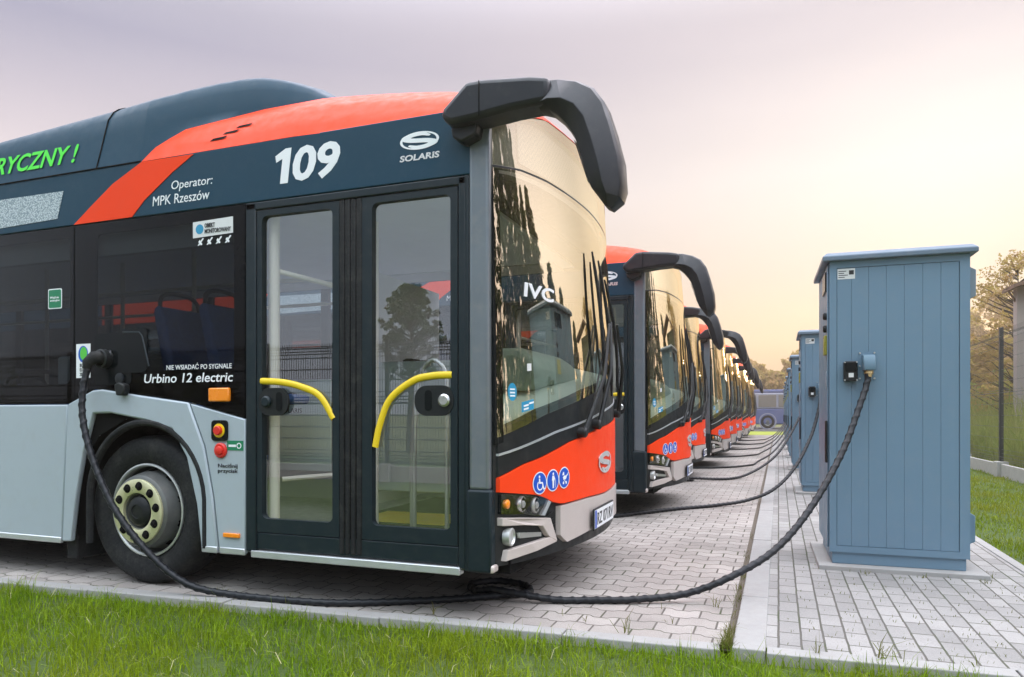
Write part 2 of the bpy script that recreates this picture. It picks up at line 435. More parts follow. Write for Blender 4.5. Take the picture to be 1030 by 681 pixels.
def text(name, body, loc, width, height, mat, parent, rot=NEAR, shear=0.0, bold=0.0, depth=.0015, align='L', conform=None):
    """lettering as a thin solid, fitted to a width and height in metres"""
    cu = bpy.data.curves.new(name, 'FONT'); cu.body = body; cu.shear = shear; cu.offset = bold; cu.resolution_u = 3
    cu.extrude = .02; cu.space_line = .95
    t = bpy.data.objects.new(name, cu); COL.objects.link(t)
    bpy.context.view_layer.update()
    me = bpy.data.meshes.new_from_object(t.evaluated_get(bpy.context.evaluated_depsgraph_get()))
    bpy.data.objects.remove(t)
    co = np.empty(len(me.vertices) * 3); me.vertices.foreach_get('co', co); co = co.reshape(-1, 3)
    lo, hi = co.min(0), co.max(0)
    sx = width / (hi[0] - lo[0]); sy = height / (hi[1] - lo[1]) if height else sx
    co[:, 0] = (co[:, 0] - lo[0]) * sx - (width / 2 if align == 'C' else 0)
    co[:, 1] = (co[:, 1] - lo[1]) * sy
    co[:, 2] = np.where(co[:, 2] > 0, depth, 0)
    M = np.array(Matrix.Translation(loc) @ rot)
    co = co @ M[:3, :3].T + M[:3, 3]
    if conform:
        for q in co: q[0] = conform(q[1], q[2]) + (q[0] - loc[0])
    me.vertices.foreach_set('co', co.reshape(-1)); me.update(); me.name = name
    me.materials.clear()
    return link(name, me, mat, parent)
def ribbon(pts, w, k=8):
    """outline polygon of a thick 2-D stroke, round ended by taper"""
    P = [Vector((p[0], p[1], 0)) for p in pts]; P = spline(P, k)
    L, Rr = [], []
    for i, p in enumerate(P):
        t = (P[min(i + 1, len(P) - 1)] - P[max(i - 1, 0)]).normalized(); n = Vector((-t.y, t.x, 0))
        q = i / (len(P) - 1); ww = w * (.25 + .75 * math.sin(math.pi * q) ** .5) * .5
        L.append((p.x + n.x * ww, p.y + n.y * ww)); Rr.append((p.x - n.x * ww, p.y - n.y * ww))
    return L, Rr
S_CURVE = [(.60, .50), (.15, .80), (-.45, .74), (-.78, .40), (-.45, .12), (.45, -.12), (.78, -.40), (.45, -.74), (-.15, -.80), (-.60, -.50)]
def emblem(name, loc, w, h, mat, parent, rot=NEAR, depth=.002, conform=None):
    """a flattened S drawn as one swelling stroke inside an oval"""
    L, Rr = ribbon([(a * .92, b * .88) for a, b in S_CURVE], .46)
    n = len(L); M = Matrix.Translation(loc) @ rot
    mb = MB()
    def tr(p, d): return tuple(M @ Vector((p[0] * w / 2, p[1] * h / 2, d)))
    vs = [tr(p, depth) for p in L] + [tr(p, depth) for p in Rr] + [tr(p, 0) for p in L] + [tr(p, 0) for p in Rr]
    fs = []
    for i in range(n - 1):
        fs += [(i, i + 1, n + i + 1, n + i), (i, 2 * n + i, 2 * n + i + 1, i + 1), (n + i, n + i + 1, 3 * n + i + 1, 3 * n + i)]
    mb.add(vs, fs)
    # ring that closes the oval
    A = [2 * math.pi * j / 40 for j in range(41)]
    vs = [tr((math.cos(a), math.sin(a)), depth) for a in A] + [tr((math.cos(a) * .87, math.sin(a) * .84), depth) for a in A]
    mb.add(vs, [(i, i + 1, 41 + i + 1, 41 + i) for i in range(40)])
    if conform: mb.v = [(conform(q[1], q[2]) + q[0] - loc[0], q[1], q[2]) for q in mb.v]
    return mb.build(name, mat, parent, smooth=None)
ONLY_FIRST = ('fleet_number', 'fleet_digit', 'windscreen_letters', 'wheel_nut', 'hand_hole')       # writing that belongs to one bus only
def copy_tree(o, parent=None):
    c = o.copy(); COL.objects.link(c); c.parent = parent
    for ch in o.children:
        if ch.name.split('.')[0] not in ONLY_FIRST: copy_tree(ch, c)
    return c
# ------------------------------------------------------------------ the setting: ground, paving, kerbs
KY = lambda x: 3.43 + .06 * x            # grass side of the concrete edging
def sheet(name, pts, z, mat, kind='structure'):
    me = bpy.data.meshes.new(name); me.from_pydata([(x, y, z) for x, y in pts], [], [tuple(range(len(pts)))]); me.update()
    return tag(link(name, me, mat), kind=kind)
sheet('ground', [(-900, -900), (900, -900), (900, 900), (-900, 900)], -.075, 'field')
sheet('lawn', [(-24, -9), (14, -9), (14, KY(14) + .01), (1.64, KY(1.64) + .01), (-24, KY(-24) + .01)], -.04, 'lawn_soil')
sheet('side_lawn', [(1.62, 3.5), (4.4, 3.68), (4.4, 46), (1.62, 46)], -.012, 'lawn_soil')
sheet('parking_pavement', [(-24, KY(-24) + .10), (-.240, KY(-.240) + .10), (-.240, 38.6), (-24, 38.6)], 0.0, 'lot')
sheet('joint_soil', [(-.252, 3.46), (-.19, 3.46), (-.19, 38.6), (-.252, 38.6)], -.006, 'soil')
sheet('walkway', [(-.06, KY(-.06) + .09), (1.57, KY(1.57) + .09), (1.57, 38.6), (-.06, 38.6)], .010, 'walk')
sheet('verge', [(-60, 38.6), (60, 38.6), (60, 47.5), (-60, 47.5)], -.03, 'verge')
sheet('road', [(-200, 47.5), (200, 47.5), (200, 64), (-200, 64)], -.025, 'asphalt')
mb = MB()
x = -24.0
while x < -.3:                            # edging stones along the lawn, one metre each
    e = min(x + .994, -.258); dz = random.uniform(-.003, .003)
    mb.add([(x, KY(x), -.2), (e, KY(e), -.2), (e, KY(e) + .10, -.2), (x, KY(x) + .10, -.2), (x, KY(x), .010 + dz), (e, KY(e), .010 + dz), (e, KY(e) + .10, .010 + dz), (x, KY(x) + .10, .010 + dz)],
           [(0, 3, 2, 1), (4, 5, 6, 7), (0, 1, 5, 4), (1, 2, 6, 5), (2, 3, 7, 6), (3, 0, 4, 7)])
    x += 1.0
tag(mb.build('lawn_kerb', 'kerb', smooth=None, bevel=.006), kind='structure')
mb = MB(); y = 3.44
while y < 38.5:
    dz = random.uniform(-.002, .003); mb.box(-.202, -.056, y, min(y + .994, 38.6), -.2, .020 + dz); y += 1.0
tag(mb.build('walkway_kerb', 'kerb', smooth=None, bevel=.006), kind='structure')
mb = MB(); y = KY(1.6) + .06
while y < 38.5:
    mb.box(1.57, 1.64, y, min(y + .994, 38.6), -.2, .018); y += 1.0
x = -.05
while x < 1.55:
    e = min(x + .99, 1.565)
    mb.add([(x, KY(x), -.2), (e, KY(e), -.2), (e, KY(e) + .10, -.2), (x, KY(x) + .10, -.2), (x, KY(x), .013), (e, KY(e), .013), (e, KY(e) + .10, .013), (x, KY(x) + .10, .013)],
           [(0, 3, 2, 1), (4, 5, 6, 7), (0, 1, 5, 4), (1, 2, 6, 5), (2, 3, 7, 6), (3, 0, 4, 7)]); x += 1.0
tag(mb.build('walkway_edging', 'kerb', smooth=None, bevel=.005), kind='structure')

def blades(P, h, w, lean=.35):
    """bent grass blades as two quads each; P (n,3) roots, h and w (n,)"""
    n = len(P); a = RNG.uniform(0, 2 * np.pi, n); b = RNG.uniform(0, 2 * np.pi, n)
    side = np.stack([np.cos(a), np.sin(a), np.zeros(n)], 1) * (w / 2)[:, None]
    ln = np.abs(RNG.normal(0, lean, n)) * h
    bend = np.stack([np.cos(b) * ln, np.sin(b) * ln, np.zeros(n)], 1)
    up = np.zeros((n, 3)); up[:, 2] = h
    mid = P + bend * .3 + up * .55; top = P + bend + up * np.sqrt(np.clip(1 - (ln / h) ** 2 * .5, .2, 1))[:, None]
    q1 = np.stack([P - side, P + side, mid + side * .8, mid - side * .8], 1)
    q2 = np.stack([mid - side * .8, mid + side * .8, top + side * .12, top - side * .12], 1)
    V = np.stack([q1, q2], 1).reshape(-1, 4, 3)
    return V
def connected_blades(name, P, h, w, mat, lean=.35):
    """same blades with shared middle vertices, so that each blade is one island"""
    V = blades(P, h, w, lean).reshape(-1, 2, 4, 3); n = len(V)
    co = np.concatenate([V[:, 0], V[:, 1, 2:]], 1)          # 6 vertices per blade
    me = bpy.data.meshes.new(name)
    me.vertices.add(n * 6); me.vertices.foreach_set('co', co.reshape(-1).astype(np.float32))
    base = np.arange(n)[:, None] * 6
    idx = np.concatenate([base + np.array([0, 1, 2, 3]), base + np.array([3, 2, 4, 5])], 1).reshape(-1)
    me.loops.add(n * 8); me.loops.foreach_set('vertex_index', idx.astype(np.int32))
    me.polygons.add(n * 2); me.polygons.foreach_set('loop_start', np.arange(0, n * 8, 4, dtype=np.int32))
    me.polygons.foreach_set('loop_total', np.full(n * 2, 4, dtype=np.int32))
    me.update(calc_edges=True); me.validate()
    return link(name, me, mat)
def vnoise(x, y, s):
    """cheap smooth 2-D variation in -1..1"""
    return (np.sin(x * s + 1.3 * np.sin(y * s * .7)) + np.sin(y * s * 1.3 + 1.7 * np.sin(x * s * .6 + 2)) + np.sin((x + y) * s * 2.1 + .5)) / 3
n = 66000
x = RNG.uniform(-6.2, 2.6, n); y = KY(x) + .012 - RNG.uniform(0, 1, n) ** 1.15 * 1.55
P = np.stack([x, y, np.full(n, -.04)], 1)
v = vnoise(x, y, 4.0)
keep = RNG.uniform(0, 1, n) < .72 + .45 * vnoise(x + 5, y * 1.3, 6.0); x, y, v, P = x[keep], y[keep], v[keep], P[keep]; n = len(x)
v2 = vnoise(x * 1.7 + 3, y, 9.0)
h = np.clip(RNG.normal(.060, .020, n) * (1 + .35 * v + .30 * v2), .018, .15); w = RNG.uniform(.0024, .0060, n)
long_ = RNG.uniform(0, 1, n) < .02; h[long_] *= 1.7; w[long_] *= .6
edge = (KY(x) - y) < .07
h[edge] *= np.where(x[edge] > -.3, 1.05, .8)
tag(connected_blades('grass', P, h, w, 'grass', .75), kind='stuff')
n = 52000
x = RNG.uniform(1.65, 4.05, n); y = 3.75 + 20 * RNG.uniform(0, 1, n) ** 1.5
v = vnoise(x, y, 3.1)
keep = RNG.uniform(0, 1, n) < .75 + .4 * v; x, y, v = x[keep], y[keep], v[keep]; n = len(x)
tag(connected_blades('side_grass', np.stack([x, y, np.full(n, -.012)], 1), np.clip(RNG.normal(.045, .014, n) * (1 + .5 * v), .02, .10), RNG.uniform(.005, .010, n), 'grass_dry', .8), kind='stuff')
# weeds in the open joint beside the walkway kerb, and thin tufts on the paving
n = 620
y = 3.47 + 3.4 * RNG.uniform(0, 1, n) ** 3.2; x = -.228 + RNG.normal(0, .016, n)
keep = vnoise(y * 1.0, y * 0, 9.0) + RNG.normal(0, .3, n) > -.1; x, y = x[keep], y[keep]; n = len(x)
tag(connected_blades('joint_weeds', np.stack([x, y, np.full(n, -.006)], 1), RNG.uniform(.015, .065, n) * np.clip(1.3 - (y - 3.4) * .22, .35, 1.2), RNG.uniform(.002, .004, n), 'dry', .9), kind='stuff')
tx, ty, th = [], [], []
for (a, b, k, hh) in [(-.33, 4.15, 7, .10), (-.72, 3.50, 5, .10), (-.70, 3.50, 4, .12), (-1.75, 3.47, 6, .07), (.16, 3.50, 7, .11), (.42, 3.53, 9, .12), (.48, 3.53, 6, .10), (.80, 3.57, 6, .07), (1.0, 3.60, 8, .08), (-3.1, 3.35, 8, .10), (-2.65, 3.38, 5, .08),
                      (1.25, 5.35, 9, .03), (.9, 5.36, 9, .03), (.55, 5.36, 8, .03), (1.3, 5.5, 10, .05), (-.52, 3.75, 4, .05), (-.95, 3.62, 4, .05), (-1.1, 3.7, 3, .05), (-.6, 4.0, 3, .04)]:
    for i in range(k): tx.append(a + random.gauss(0, .012)); ty.append(b + random.gauss(0, .012)); th.append(hh * random.uniform(.5, 1.15))
# cut grass scattered along the walkway joints
nn = 420
gx = np.round(RNG.uniform(0, 15, nn)) * .1025 + .05 + RNG.normal(0, .02, nn); gy = KY(gx) + .12 + 2.2 * RNG.uniform(0, 1, nn) ** 1.4
P = np.stack([np.r_[tx, gx], np.r_[ty, gy], np.full(len(tx) + nn, .011)], 1)
tag(connected_blades('weed_tufts', P, np.r_[th, RNG.uniform(.008, .022, nn)], np.r_[RNG.uniform(.003, .006, len(tx)), RNG.uniform(.002, .004, nn)], 'dry', .9), kind='stuff')

# dry pale stalks lying in the turf
n = 900
x = RNG.uniform(-6.0, 2.4, n); y = KY(x) - .02 - RNG.uniform(0, 1.4, n)
tag(connected_blades('dry_grass', np.stack([x, y, np.full(n, -.01)], 1), RNG.uniform(.03, .08, n), RNG.uniform(.002, .004, n), 'straw', 1.3), kind='stuff')

# ------------------------------------------------------------------ buses
# bus-local axes: x forward (0 = front door pillar), y across (0 = door side, 2.55 = driver side), z up
def lean_(y, z):
    t = min(abs(y - 1.275) / 1.275, 1); q = max(0, (z - 1.0) / 1.7)
    return .11 * q ** 1.5 * (1 - .75 * t * t)
def xf(y, z):
    t = abs(y - 1.275)
    return .335 - .165 * t * t - .03 * max(0, (t - 1.0) / .275) ** 3 - lean_(y, z)
def lin(pts):
    a, b = zip(*pts); return lambda q: float(np.interp(q, a, b))
def sym(pts):
    f = lin(pts); return lambda y: f(min(y, 2.55 - y))
Z_ORANGE = lin([(.03, .758), (.20, .822), (.37, .855), (.67, .93), (1.126, .998), (1.93, 1.061), (2.52, 1.10)])
Z_TRIM = lin([(.03, .880), (.075, .890), (.508, .994), (1.355, 1.126), (2.52, 1.26)])
Z_GLASS = lin([(.03, .985), (.41, 1.108), (1.0, 1.235), (1.5, 1.31), (2.52, 1.42)])
Z_SPLIT = sym([(0, 2.385), (.04, 2.393), (.25, 2.425), (.5, 2.44), (1.275, 2.445)])
Z_TOP = sym([(0, 2.60), (.05, 2.615), (.3, 2.74), (.55, 2.815), (1.275, 2.85)])
def front_patch(mb, y0, y1, zlo, zhi, off, thick=.025, ny=28, nz=8):
    """panel that follows the curved front, with its edges turned in"""
    F = lambda f: f if callable(f) else (lambda y: f)
    zlo, zhi = F(zlo), F(zhi)
    ys = np.linspace(y0, y1, ny); ts = np.linspace(0, 1, nz)
    def p(y, t, d):
        z = zlo(y) + (zhi(y) - zlo(y)) * t; return (xf(y, z) + d, y, z)
    mb.grid(lambda y, t: p(y, t, off), ys, ts)
    if thick:
        for t in (0, 1): mb.grid(lambda y, d: p(y, t, d), ys, [off, off - thick])
        for y in (y0, y1): mb.grid(lambda t, d: p(y, t, d), ts, [off, off - thick])
    return mb
DOME = sym([(0, 2.70), (.04, 2.795), (.12, 2.915), (.3, 3.045), (.6, 3.14), (1.275, 3.19)])
def dome_pt(s, y):
    q = s ** (.36 + .32 * min(1, max(0, (min(y, 2.55 - y) - .30) / .4)))
    z = Z_TOP(y) * (1 - q) + DOME(y) * q
    if s < 1e-6: z = Z_TOP(y)
    base = 2.70
    return (xf(y, Z_TOP(y)) * (1 - s) + (-1.2) * s, y, z)
COVER = sym([(0, 2.70), (.02, 2.88), (.04, 3.02), (.065, 3.075), (.09, 3.10), (.12, 3.115), (.17, 3.13), (.3, 3.15), (.6, 3.17), (1.275, 3.19)])
DY = [0, .012, .025, .04, .065, .09, .12, .17, .23, .3, .4, .5, .6, .8, 1.0, 1.275]
DY = DY + [2.55 - y for y in DY[-2::-1]]
WX, WZ, TR = -2.385, .478, .48            # front axle

def wheel(parent, x, mirror=False, detail=False):
    sy = -1 if mirror else 1; y0 = 2.55 if mirror else 0
    Y = lambda t: sy * t
    c = (x, y0, WZ)
    tyre = MB().lathe([(.285, Y(.12)), (.30, Y(.085)), (.335, Y(.055)), (.40, Y(.045)), (.435, Y(.05)), (.455, Y(.06)), (.472, Y(.085)), (.48, Y(.12)), (.48, Y(.27)), (.455, Y(.32)), (.33, Y(.33)), (.28, Y(.30))], c, 64)
    for k in range(4):
        pass
    t = tyre.build('wheel', 'rubber', parent, smooth=40)
    MB().lathe([(.302, Y(.078)), (.300, Y(.068)), (.290, Y(.066)), (.282, Y(.075)), (.278, Y(.11))], c, 64).build('flange', 'flange', t)
    MB().lathe([(.279, Y(.10)), (.273, Y(.17)), (.266, Y(.165)), (.252, Y(.11)), (.240, Y(.055)), (.228, Y(.016)), (.205, Y(.004)), (.11, Y(.010)), (.10, Y(.04)), (0.001, Y(.04))], c, 64).build('rim', 'rim', t)
    if detail:
        for k in range(10):
            a = 2 * math.pi * (k + .5) / 10; r = .256
            MB().add([(x + (r + .010 * math.cos(b)) * math.cos(a) - .030 * math.sin(b) * math.sin(a), y0 + Y(.120 + .033 * math.cos(b)), WZ + (r + .010 * math.cos(b)) * math.sin(a) + .030 * math.sin(b) * math.cos(a)) for b in [2 * math.pi * j / 12 for j in range(12)]], [tuple(range(12))]).build('hand_hole', 'dark', t, smooth=None)
    MB().lathe([(.206, Y(.010)), (.205, Y(-.008)), (.198, Y(-.012)), (.125, Y(-.012)), (.118, Y(-.008)), (.116, Y(.016))], c, 56).build('hub_ring', 'ring', t)
    if detail:
        for k in range(10):
            a = 2 * math.pi * (k + .3) / 10; px, pz = x + .163 * math.cos(a), WZ + .163 * math.sin(a)
            MB().lathe([(.0285, -.0128), (.024, -.0131), (.0165, -.0129), (.016, -.024), (.014, -.030), (.0001, -.031)], (px, y0, pz), 16).build('wheel_nut', 'dark', t)
    MB().lathe([(.098, Y(.038)), (.094, Y(.006)), (.072, Y(-.010)), (.044, Y(-.014)), (.042, Y(-.008)), (.001, Y(-.008))], c, 32).build('hub_cap', 'black', t)
    return t

def door(parent, x0):
    """double leaf door; x0 is the rear edge of its opening, 1.36 m wide"""
    o = x0 + 1.48
    f = MB()
    f.box(x0 - .05, x0 + .02, -.004, .07, .285, 2.345).box(x0 + 1.335, x0 + 1.375, -.004, .07, .285, 2.345).box(x0 - .05, x0 + 1.375, -.004, .07, 2.302, 2.347)
    f.box(x0 + .022, x0 + 1.333, .006, .06, .300, .398)
    d = f.build('door', 'frame', parent, bevel=.006)
    for (a, b, c, e) in ((-1.455, -.885, -1.420, -.930), (-.735, -.152, -.672, -.194)):
        a, b, c, e = a + o, b + o, c + o, e + o
        leaf = ring((a, b, .402, 2.298), (c, e, .482, 2.262), .004, .045, .035).build('door_leaf', 'frame', d, bevel=0, smooth=30)
        MB().grid(lambda x, z: (x, .026, z), [c - .01, e + .01], [.475, 2.27]).build('door_glass', 'door_glass', d, smooth=None)
    s = MB()
    for a, b in ((-.883, -.850), (-.846, -.813), (-.809, -.776), (-.772, -.737)): s.box(a + o, b + o, .0, .05, .31, 2.30)
    s.build('door_seal', 'rubber', d, bevel=.008)
    MB().box(x0 - .01, x0 + 1.345, -.010, .05, .250, .292).build('sill_strip', 'sill', d, bevel=.005)
    def rail(pts):
        P = spline([(x + o, .010, z) for x, z in pts], 8); m = MB()
        vs = []
        for i, p in enumerate(P):
            t = (P[min(i + 1, len(P) - 1)] - P[max(i - 1, 0)]).normalized(); n = Vector((-t.z, 0, t.x))
            for k in range(12):
                a = 2 * math.pi * k / 12; vs.append(p + n * (.0195 * math.cos(a)) + Vector((0, .012 * math.sin(a), 0)))
        m.add(vs, [(i * 12 + k, i * 12 + (k + 1) % 12, (i + 1) * 12 + (k + 1) % 12, (i + 1) * 12 + k) for i in range(len(P) - 1) for k in range(12)])
        m.build('grab_rail', 'yellow', d)
    rail([(-1.43, 1.292), (-1.28, 1.282), (-1.15, 1.255), (-1.02, 1.200), (-.925, 1.07)])
    rail([(-.185, 1.305), (-.30, 1.302), (-.42, 1.277), (-.56, 1.180), (-.625, 1.04), (-.655, .915)])
    for sg, cx in ((1, -1.305), (-1, -.31)):
        cx += o
        xa, xb = (cx - .135, cx + .075) if sg > 0 else (cx - .095, cx + .135)
        h = MB().prism(rrect(xa, xb, 1.088, 1.25, .07, 6), .000, .016).build('handle', 'black', d, smooth=30)
        hx = cx + .012 * sg
        MB().prism(rrect(hx - .020, hx + .020, 1.115, 1.225, .019, 5), -.004, .002).build('grip_recess', 'gloss_black', h, smooth=30)
        kx = cx - .075 * sg if sg > 0 else cx + .085
        MB().lathe([(.034, -.002), (.034, -.012), (.024, -.020), (.001, -.020)], (kx, 0, 1.17), 20).build('lock', 'frame' if sg > 0 else 'steel', h)
    return d

def pictogram(parent, y, z, r, kind):
    """blue disc with a white figure on the front panel"""
    def pl(pts, off, name, mat, par):
        M = []
        for (a, b) in pts: M.append((xf(y + a, z + b) + .008 + off, y + a, z + b))
        m = MB(); m.add(M, [tuple(range(len(M)))])
        return m.build(name, mat, par, smooth=None, fix=False)
    rim = pl(circle(0, 0, r, 32), .0, 'pictogram', 'white', parent)
    pl(circle(0, 0, r * .90, 32), .0012, 'disc', 'blue', rim)
    def fig(pts, nm='figure'): pl([(a * r, b * r) for a, b in pts], .0024, nm, 'white', rim)
    if kind == 'wheelchair':
        fig(circle(-.12, .56, .12, 12)); fig([(-.2, .4), (-.02, .4), (.02, .08), (.34, .08), (.34, -.06), (-.16, -.06)])
        fig([(.22, .06), (.36, .06), (.56, -.48), (.66, -.44), (.70, -.54), (.46, -.64)])
        o = [(-.02 + .44 * math.cos(R(a)), -.22 + .44 * math.sin(R(a))) for a in range(120, 385, 15)]
        i = [(-.02 + .32 * math.cos(R(a)), -.22 + .32 * math.sin(R(a))) for a in range(384, 119, -15)]
        fig(o + i)
    elif kind == 'walker':
        fig(circle(0, .58, .13, 12)); fig([(-.16, .42), (.16, .42), (.22, -.02), (.14, -.02), (.10, -.70), (.01, -.70), (0, -.1), (-.02, -.70), (-.11, -.70), (-.14, -.02), (-.22, -.02)])
        fig([(.20, .3), (.42, -.05), (.40, -.68), (.35, -.68), (.36, -.02), (.16, .2)])
    else:
        fig([(-.1, .2), (.5, .2), (.5, .35), (.32, -.06), (.1, -.18), (-.2, -.14), (-.34, .05)][::-1]); fig([(-.08, .24), (-.1, .56), (-.32, .5), (-.42, .24)])
        fig([(.46, .22), (.62, .46), (.70, .42), (.52, .16)])
        fig(circle(-.2, -.46, .14, 12)); fig(circle(.28, -.46, .14, 12)); fig([(-.2, -.1), (.26, -.4), (.2, -.44), (-.26, -.14)])

def seat(parent, x, y, rz=0, z0=.66):
    sec = [(-.20, z0 + .02), (.22, z0), (.24, z0 + .06), (-.12, z0 + .09), (-.26, z0 + .62), (-.30, z0 + .66), (-.335, z0 + .62)]
    sg = -1 if rz else 1
    s = MB().prism([(x + sg * a, q) for a, q in sec], y - .21, y + .21).build('passenger_seat', 'seat_blue', parent, bevel=.025)
    P = spline([(x - sg * .30, y - .17, z0 + .58), (x - sg * .31, y - .16, z0 + .70), (x - sg * .315, y - .08, z0 + .745), (x - sg * .315, y + .08, z0 + .745), (x - sg * .31, y + .16, z0 + .70), (x - sg * .30, y + .17, z0 + .58)], 6)
    MB().tube(P, .014, 8).build('seat_handle', 'rubber', s)
    MB().box(x - .04, x + .04, y - .05, y + .05, z0 - .33, z0 + .03).build('seat_leg', 'black', s)

def make_bus():
    root = empty('electric_bus', label='navy and orange electric bus with open charging port and fleet number 109', cat='bus', group='electric buses parked in a row')
    P = root
    # ---- side: white lower panels with the wheel arch
    B = MB(); zt = 1.16
    B.prism([(-7.02, .245), (-3.065, .245), (-3.03, .9), (-3.01, zt), (-7.02, zt)], 0, .03).prism([(-11.6, .30), (-9.02, .30), (-9.02, zt), (-11.6, zt)], 0, .03)
    B.prism([(-9.02, zt), (-9.02, 1.06), (-7.02, 1.06), (-7.02, zt)], 0, .03)
    side = B.build('side_panel', 'white_panel', P, bevel=.010)
    ao = [(-3.055, .245), (-3.02, .9), (-3.0, 1.165), (-2.78, 1.252), (-2.70, 1.258), (-2.35, 1.213), (-1.972, 1.168), (-1.852, .9), (-1.785, .6), (-1.742, .262)]
    ai = [(-2.975, .25), (-2.93, .55), (-2.86, .86), (-2.775, 1.10), (-2.62, 1.103), (-2.30, 1.055), (-2.10, 1.005), (-1.985, .83), (-1.905, .55), (-1.868, .275)]
    ab = MB(); n = len(ao)
    ab.add([(x, y, z) for y in (-.006, .03) for l in (ao, ai) for x, z in l],
           [(i, i + 1, n + i + 1, n + i) for i in range(n - 1)] + [(2 * n + i, 3 * n + i, 3 * n + i + 1, 2 * n + i + 1) for i in range(n - 1)]
           + [(i, 2 * n + i, 2 * n + i + 1, i + 1) for i in range(n - 1)] + [(n + i, n + i + 1, 3 * n + i + 1, 3 * n + i) for i in range(n - 1)] + [(0, n, 3 * n, 2 * n), (n - 1, 3 * n - 1, 4 * n - 1, 2 * n - 1)])
    ab.build('arch_panel', 'white_panel', P, bevel=.010)
    ce = MB().prism([(-1.962, 1.162), (-1.538, 1.066), (-1.538, .262), (-1.733, .262), (-1.776, .6), (-1.843, .9)], 0, .03).build('side_panel', 'white_panel', P, bevel=.008)
    s = MB()
    s.box(-7.0, -3.07, -.008, .02, .232, .272).box(-1.73, -1.54, -.006, .02, .256, .296).box(-1.862, -1.745, -.010, .02, .256, .296)
    s.build('lower_moulding', 'sill', P, bevel=.006)
    for wx in (WX, -8.05):
        lin_ = MB()
        A = [R(a) for a in range(-25, 206, 7)]
        lin_.grid(lambda a, y: (wx + .60 * math.cos(a), y, WZ + .60 * math.sin(a)), A, [.028, .48])
        vs = [(wx + .60 * math.cos(a), .48, WZ + .60 * math.sin(a)) for a in A]; lin_.add(vs, [tuple(range(len(vs)))])
        # plate between the arch panel and the round liner
        o = [(-1.80, .27), (-1.86, .62), (-1.95, .9), (-2.06, 1.06), (-2.3, 1.10), (-2.6, 1.14), (-2.82, 1.14), (-2.90, .9), (-2.98, .5), (-3.0, .26)]
        k = len(o)
        inn = [(wx + .60 * math.cos(R(-22 + 224 * i / (k - 1))), WZ + .60 * math.sin(R(-22 + 224 * i / (k - 1)))) for i in range(k)]
        lin_.add([(a + wx - WX, .026, b) for a, b in o] + [(a, .026, b) for a, b in inn], [(i, i + 1, k + i + 1, k + i) for i in range(k - 1)])
        w_ = lin_.build('wheel_housing', 'dark', P, smooth=50)
        lx = wx + .055
        lip = [(lx - .487, .010, .25), (lx - .487, .010, .40)] + [(lx + .487 * math.cos(R(a)), .010, .545 + .50 * math.sin(R(a))) for a in range(180, -1, -8)] + [(lx + .487, .010, .40), (lx + .487, .010, .28)]
        MB().tube(lip, .024, 10).build('arch_lip', 'rubber', w_)
        MB().box(wx - .70, wx - .60, .05, .5, .12, .62).build('mud_flap', 'rubber', P, bevel=.01)
        wheel(P, wx, False, wx == WX); wheel(P, wx, True)
    # ---- side band, roof dome, battery cover
    MB().prism([(-11.6, 2.350), (-.07, 2.352), (-.07, 2.62), (-.10, 2.70), (-11.6, 2.70)], .0, .04).build('side_band', 'navy', P, bevel=.006)
    st = [(-2.95, 2.353), (-2.435, 2.355), (-2.33, 2.45), (-2.10, 2.60), (-1.93, 2.692), (-2.35, 2.697), (-2.60, 2.585), (-2.80, 2.455)]
    MB().prism(st, -.0035, .002).build('orange_stripe', 'orange', P, smooth=None)
    MB().prism([(-7.7, 2.36), (-4.95, 2.36), (-4.80, 2.64), (-7.7, 2.64)], -.0035, .002).build('orange_stripe', 'orange', P, smooth=None)
    ss = list(np.linspace(0, 1, 26) ** 1.6)
    MB().grid(dome_pt, ss, DY).grid(lambda x, y: (x, y, DOME(y)), [-1.2, -1.6, -2.0, -2.5], DY).build('roof_dome', 'orange', P, smooth=50)
    MB().grid(lambda x, y: (x, y, DOME(y) - .004), [-2.49, -6, -11.6], DY).build('roof', 'navy', P, smooth=50)
    cv = MB()
    def cover_pt(x, y):
        ins = float(np.interp(x, [-2.5, -2.35, -2.2, -1.95, -1.6, -1.15], [0, .002, .07, .17, .30, .50])) ** 1.0
        hf = float(np.interp(x, [-2.5, -2.1, -1.9, -1.72, -1.55, -1.4, -1.27, -1.15], [1, 1, .97, .88, .70, .46, .18, -.12]))
        yy = ins + (y / 1.275) * (1.275 - ins) if y <= 1.275 else 2.55 - (ins + ((2.55 - y) / 1.275) * (1.275 - ins))
        zb = DOME(yy) - (.03 if x > -2.36 else 0)
        z = zb + (max(COVER(y), DOME(y) + .02) + max(-.065, min(.075, .075 * (x + 2.75))) * min(1, min(y, 2.55 - y) / .06) + .50 * ins - DOME(y) + (.03 if x > -2.36 else 0)) * max(hf, -.2) - (DOME(yy) - DOME(y)) * max(hf, 0)
        if y in (0, 2.55): z = 2.70 if x <= -2.36 else DOME(yy) - .05
        return (x, yy - (.004 if y == 0 else 0), z)
    cv.grid(cover_pt, [-7.4, -4.0, -2.66, -2.5, -2.42, -2.36, -2.35, -2.28, -2.2, -2.1, -1.95, -1.8, -1.7, -1.6, -1.5, -1.4, -1.3, -1.22, -1.15], DY)
    cover = cv.build('battery_cover', 'navy', P, smooth=45)
    gp = [Vector(cover_pt(-2.74 + .16 * (i / 9), y)) + Vector((0, -.002, .002)) for i, y in enumerate(DY[:12])]
    MB().tube(gp, .0045, 6).build('cover_joint', 'dark', cover)
    MB().tube([(-7.3, -.002, 2.702), (-2.36, -.002, 2.702)], .005, 6).build('cover_joint', 'dark', cover)
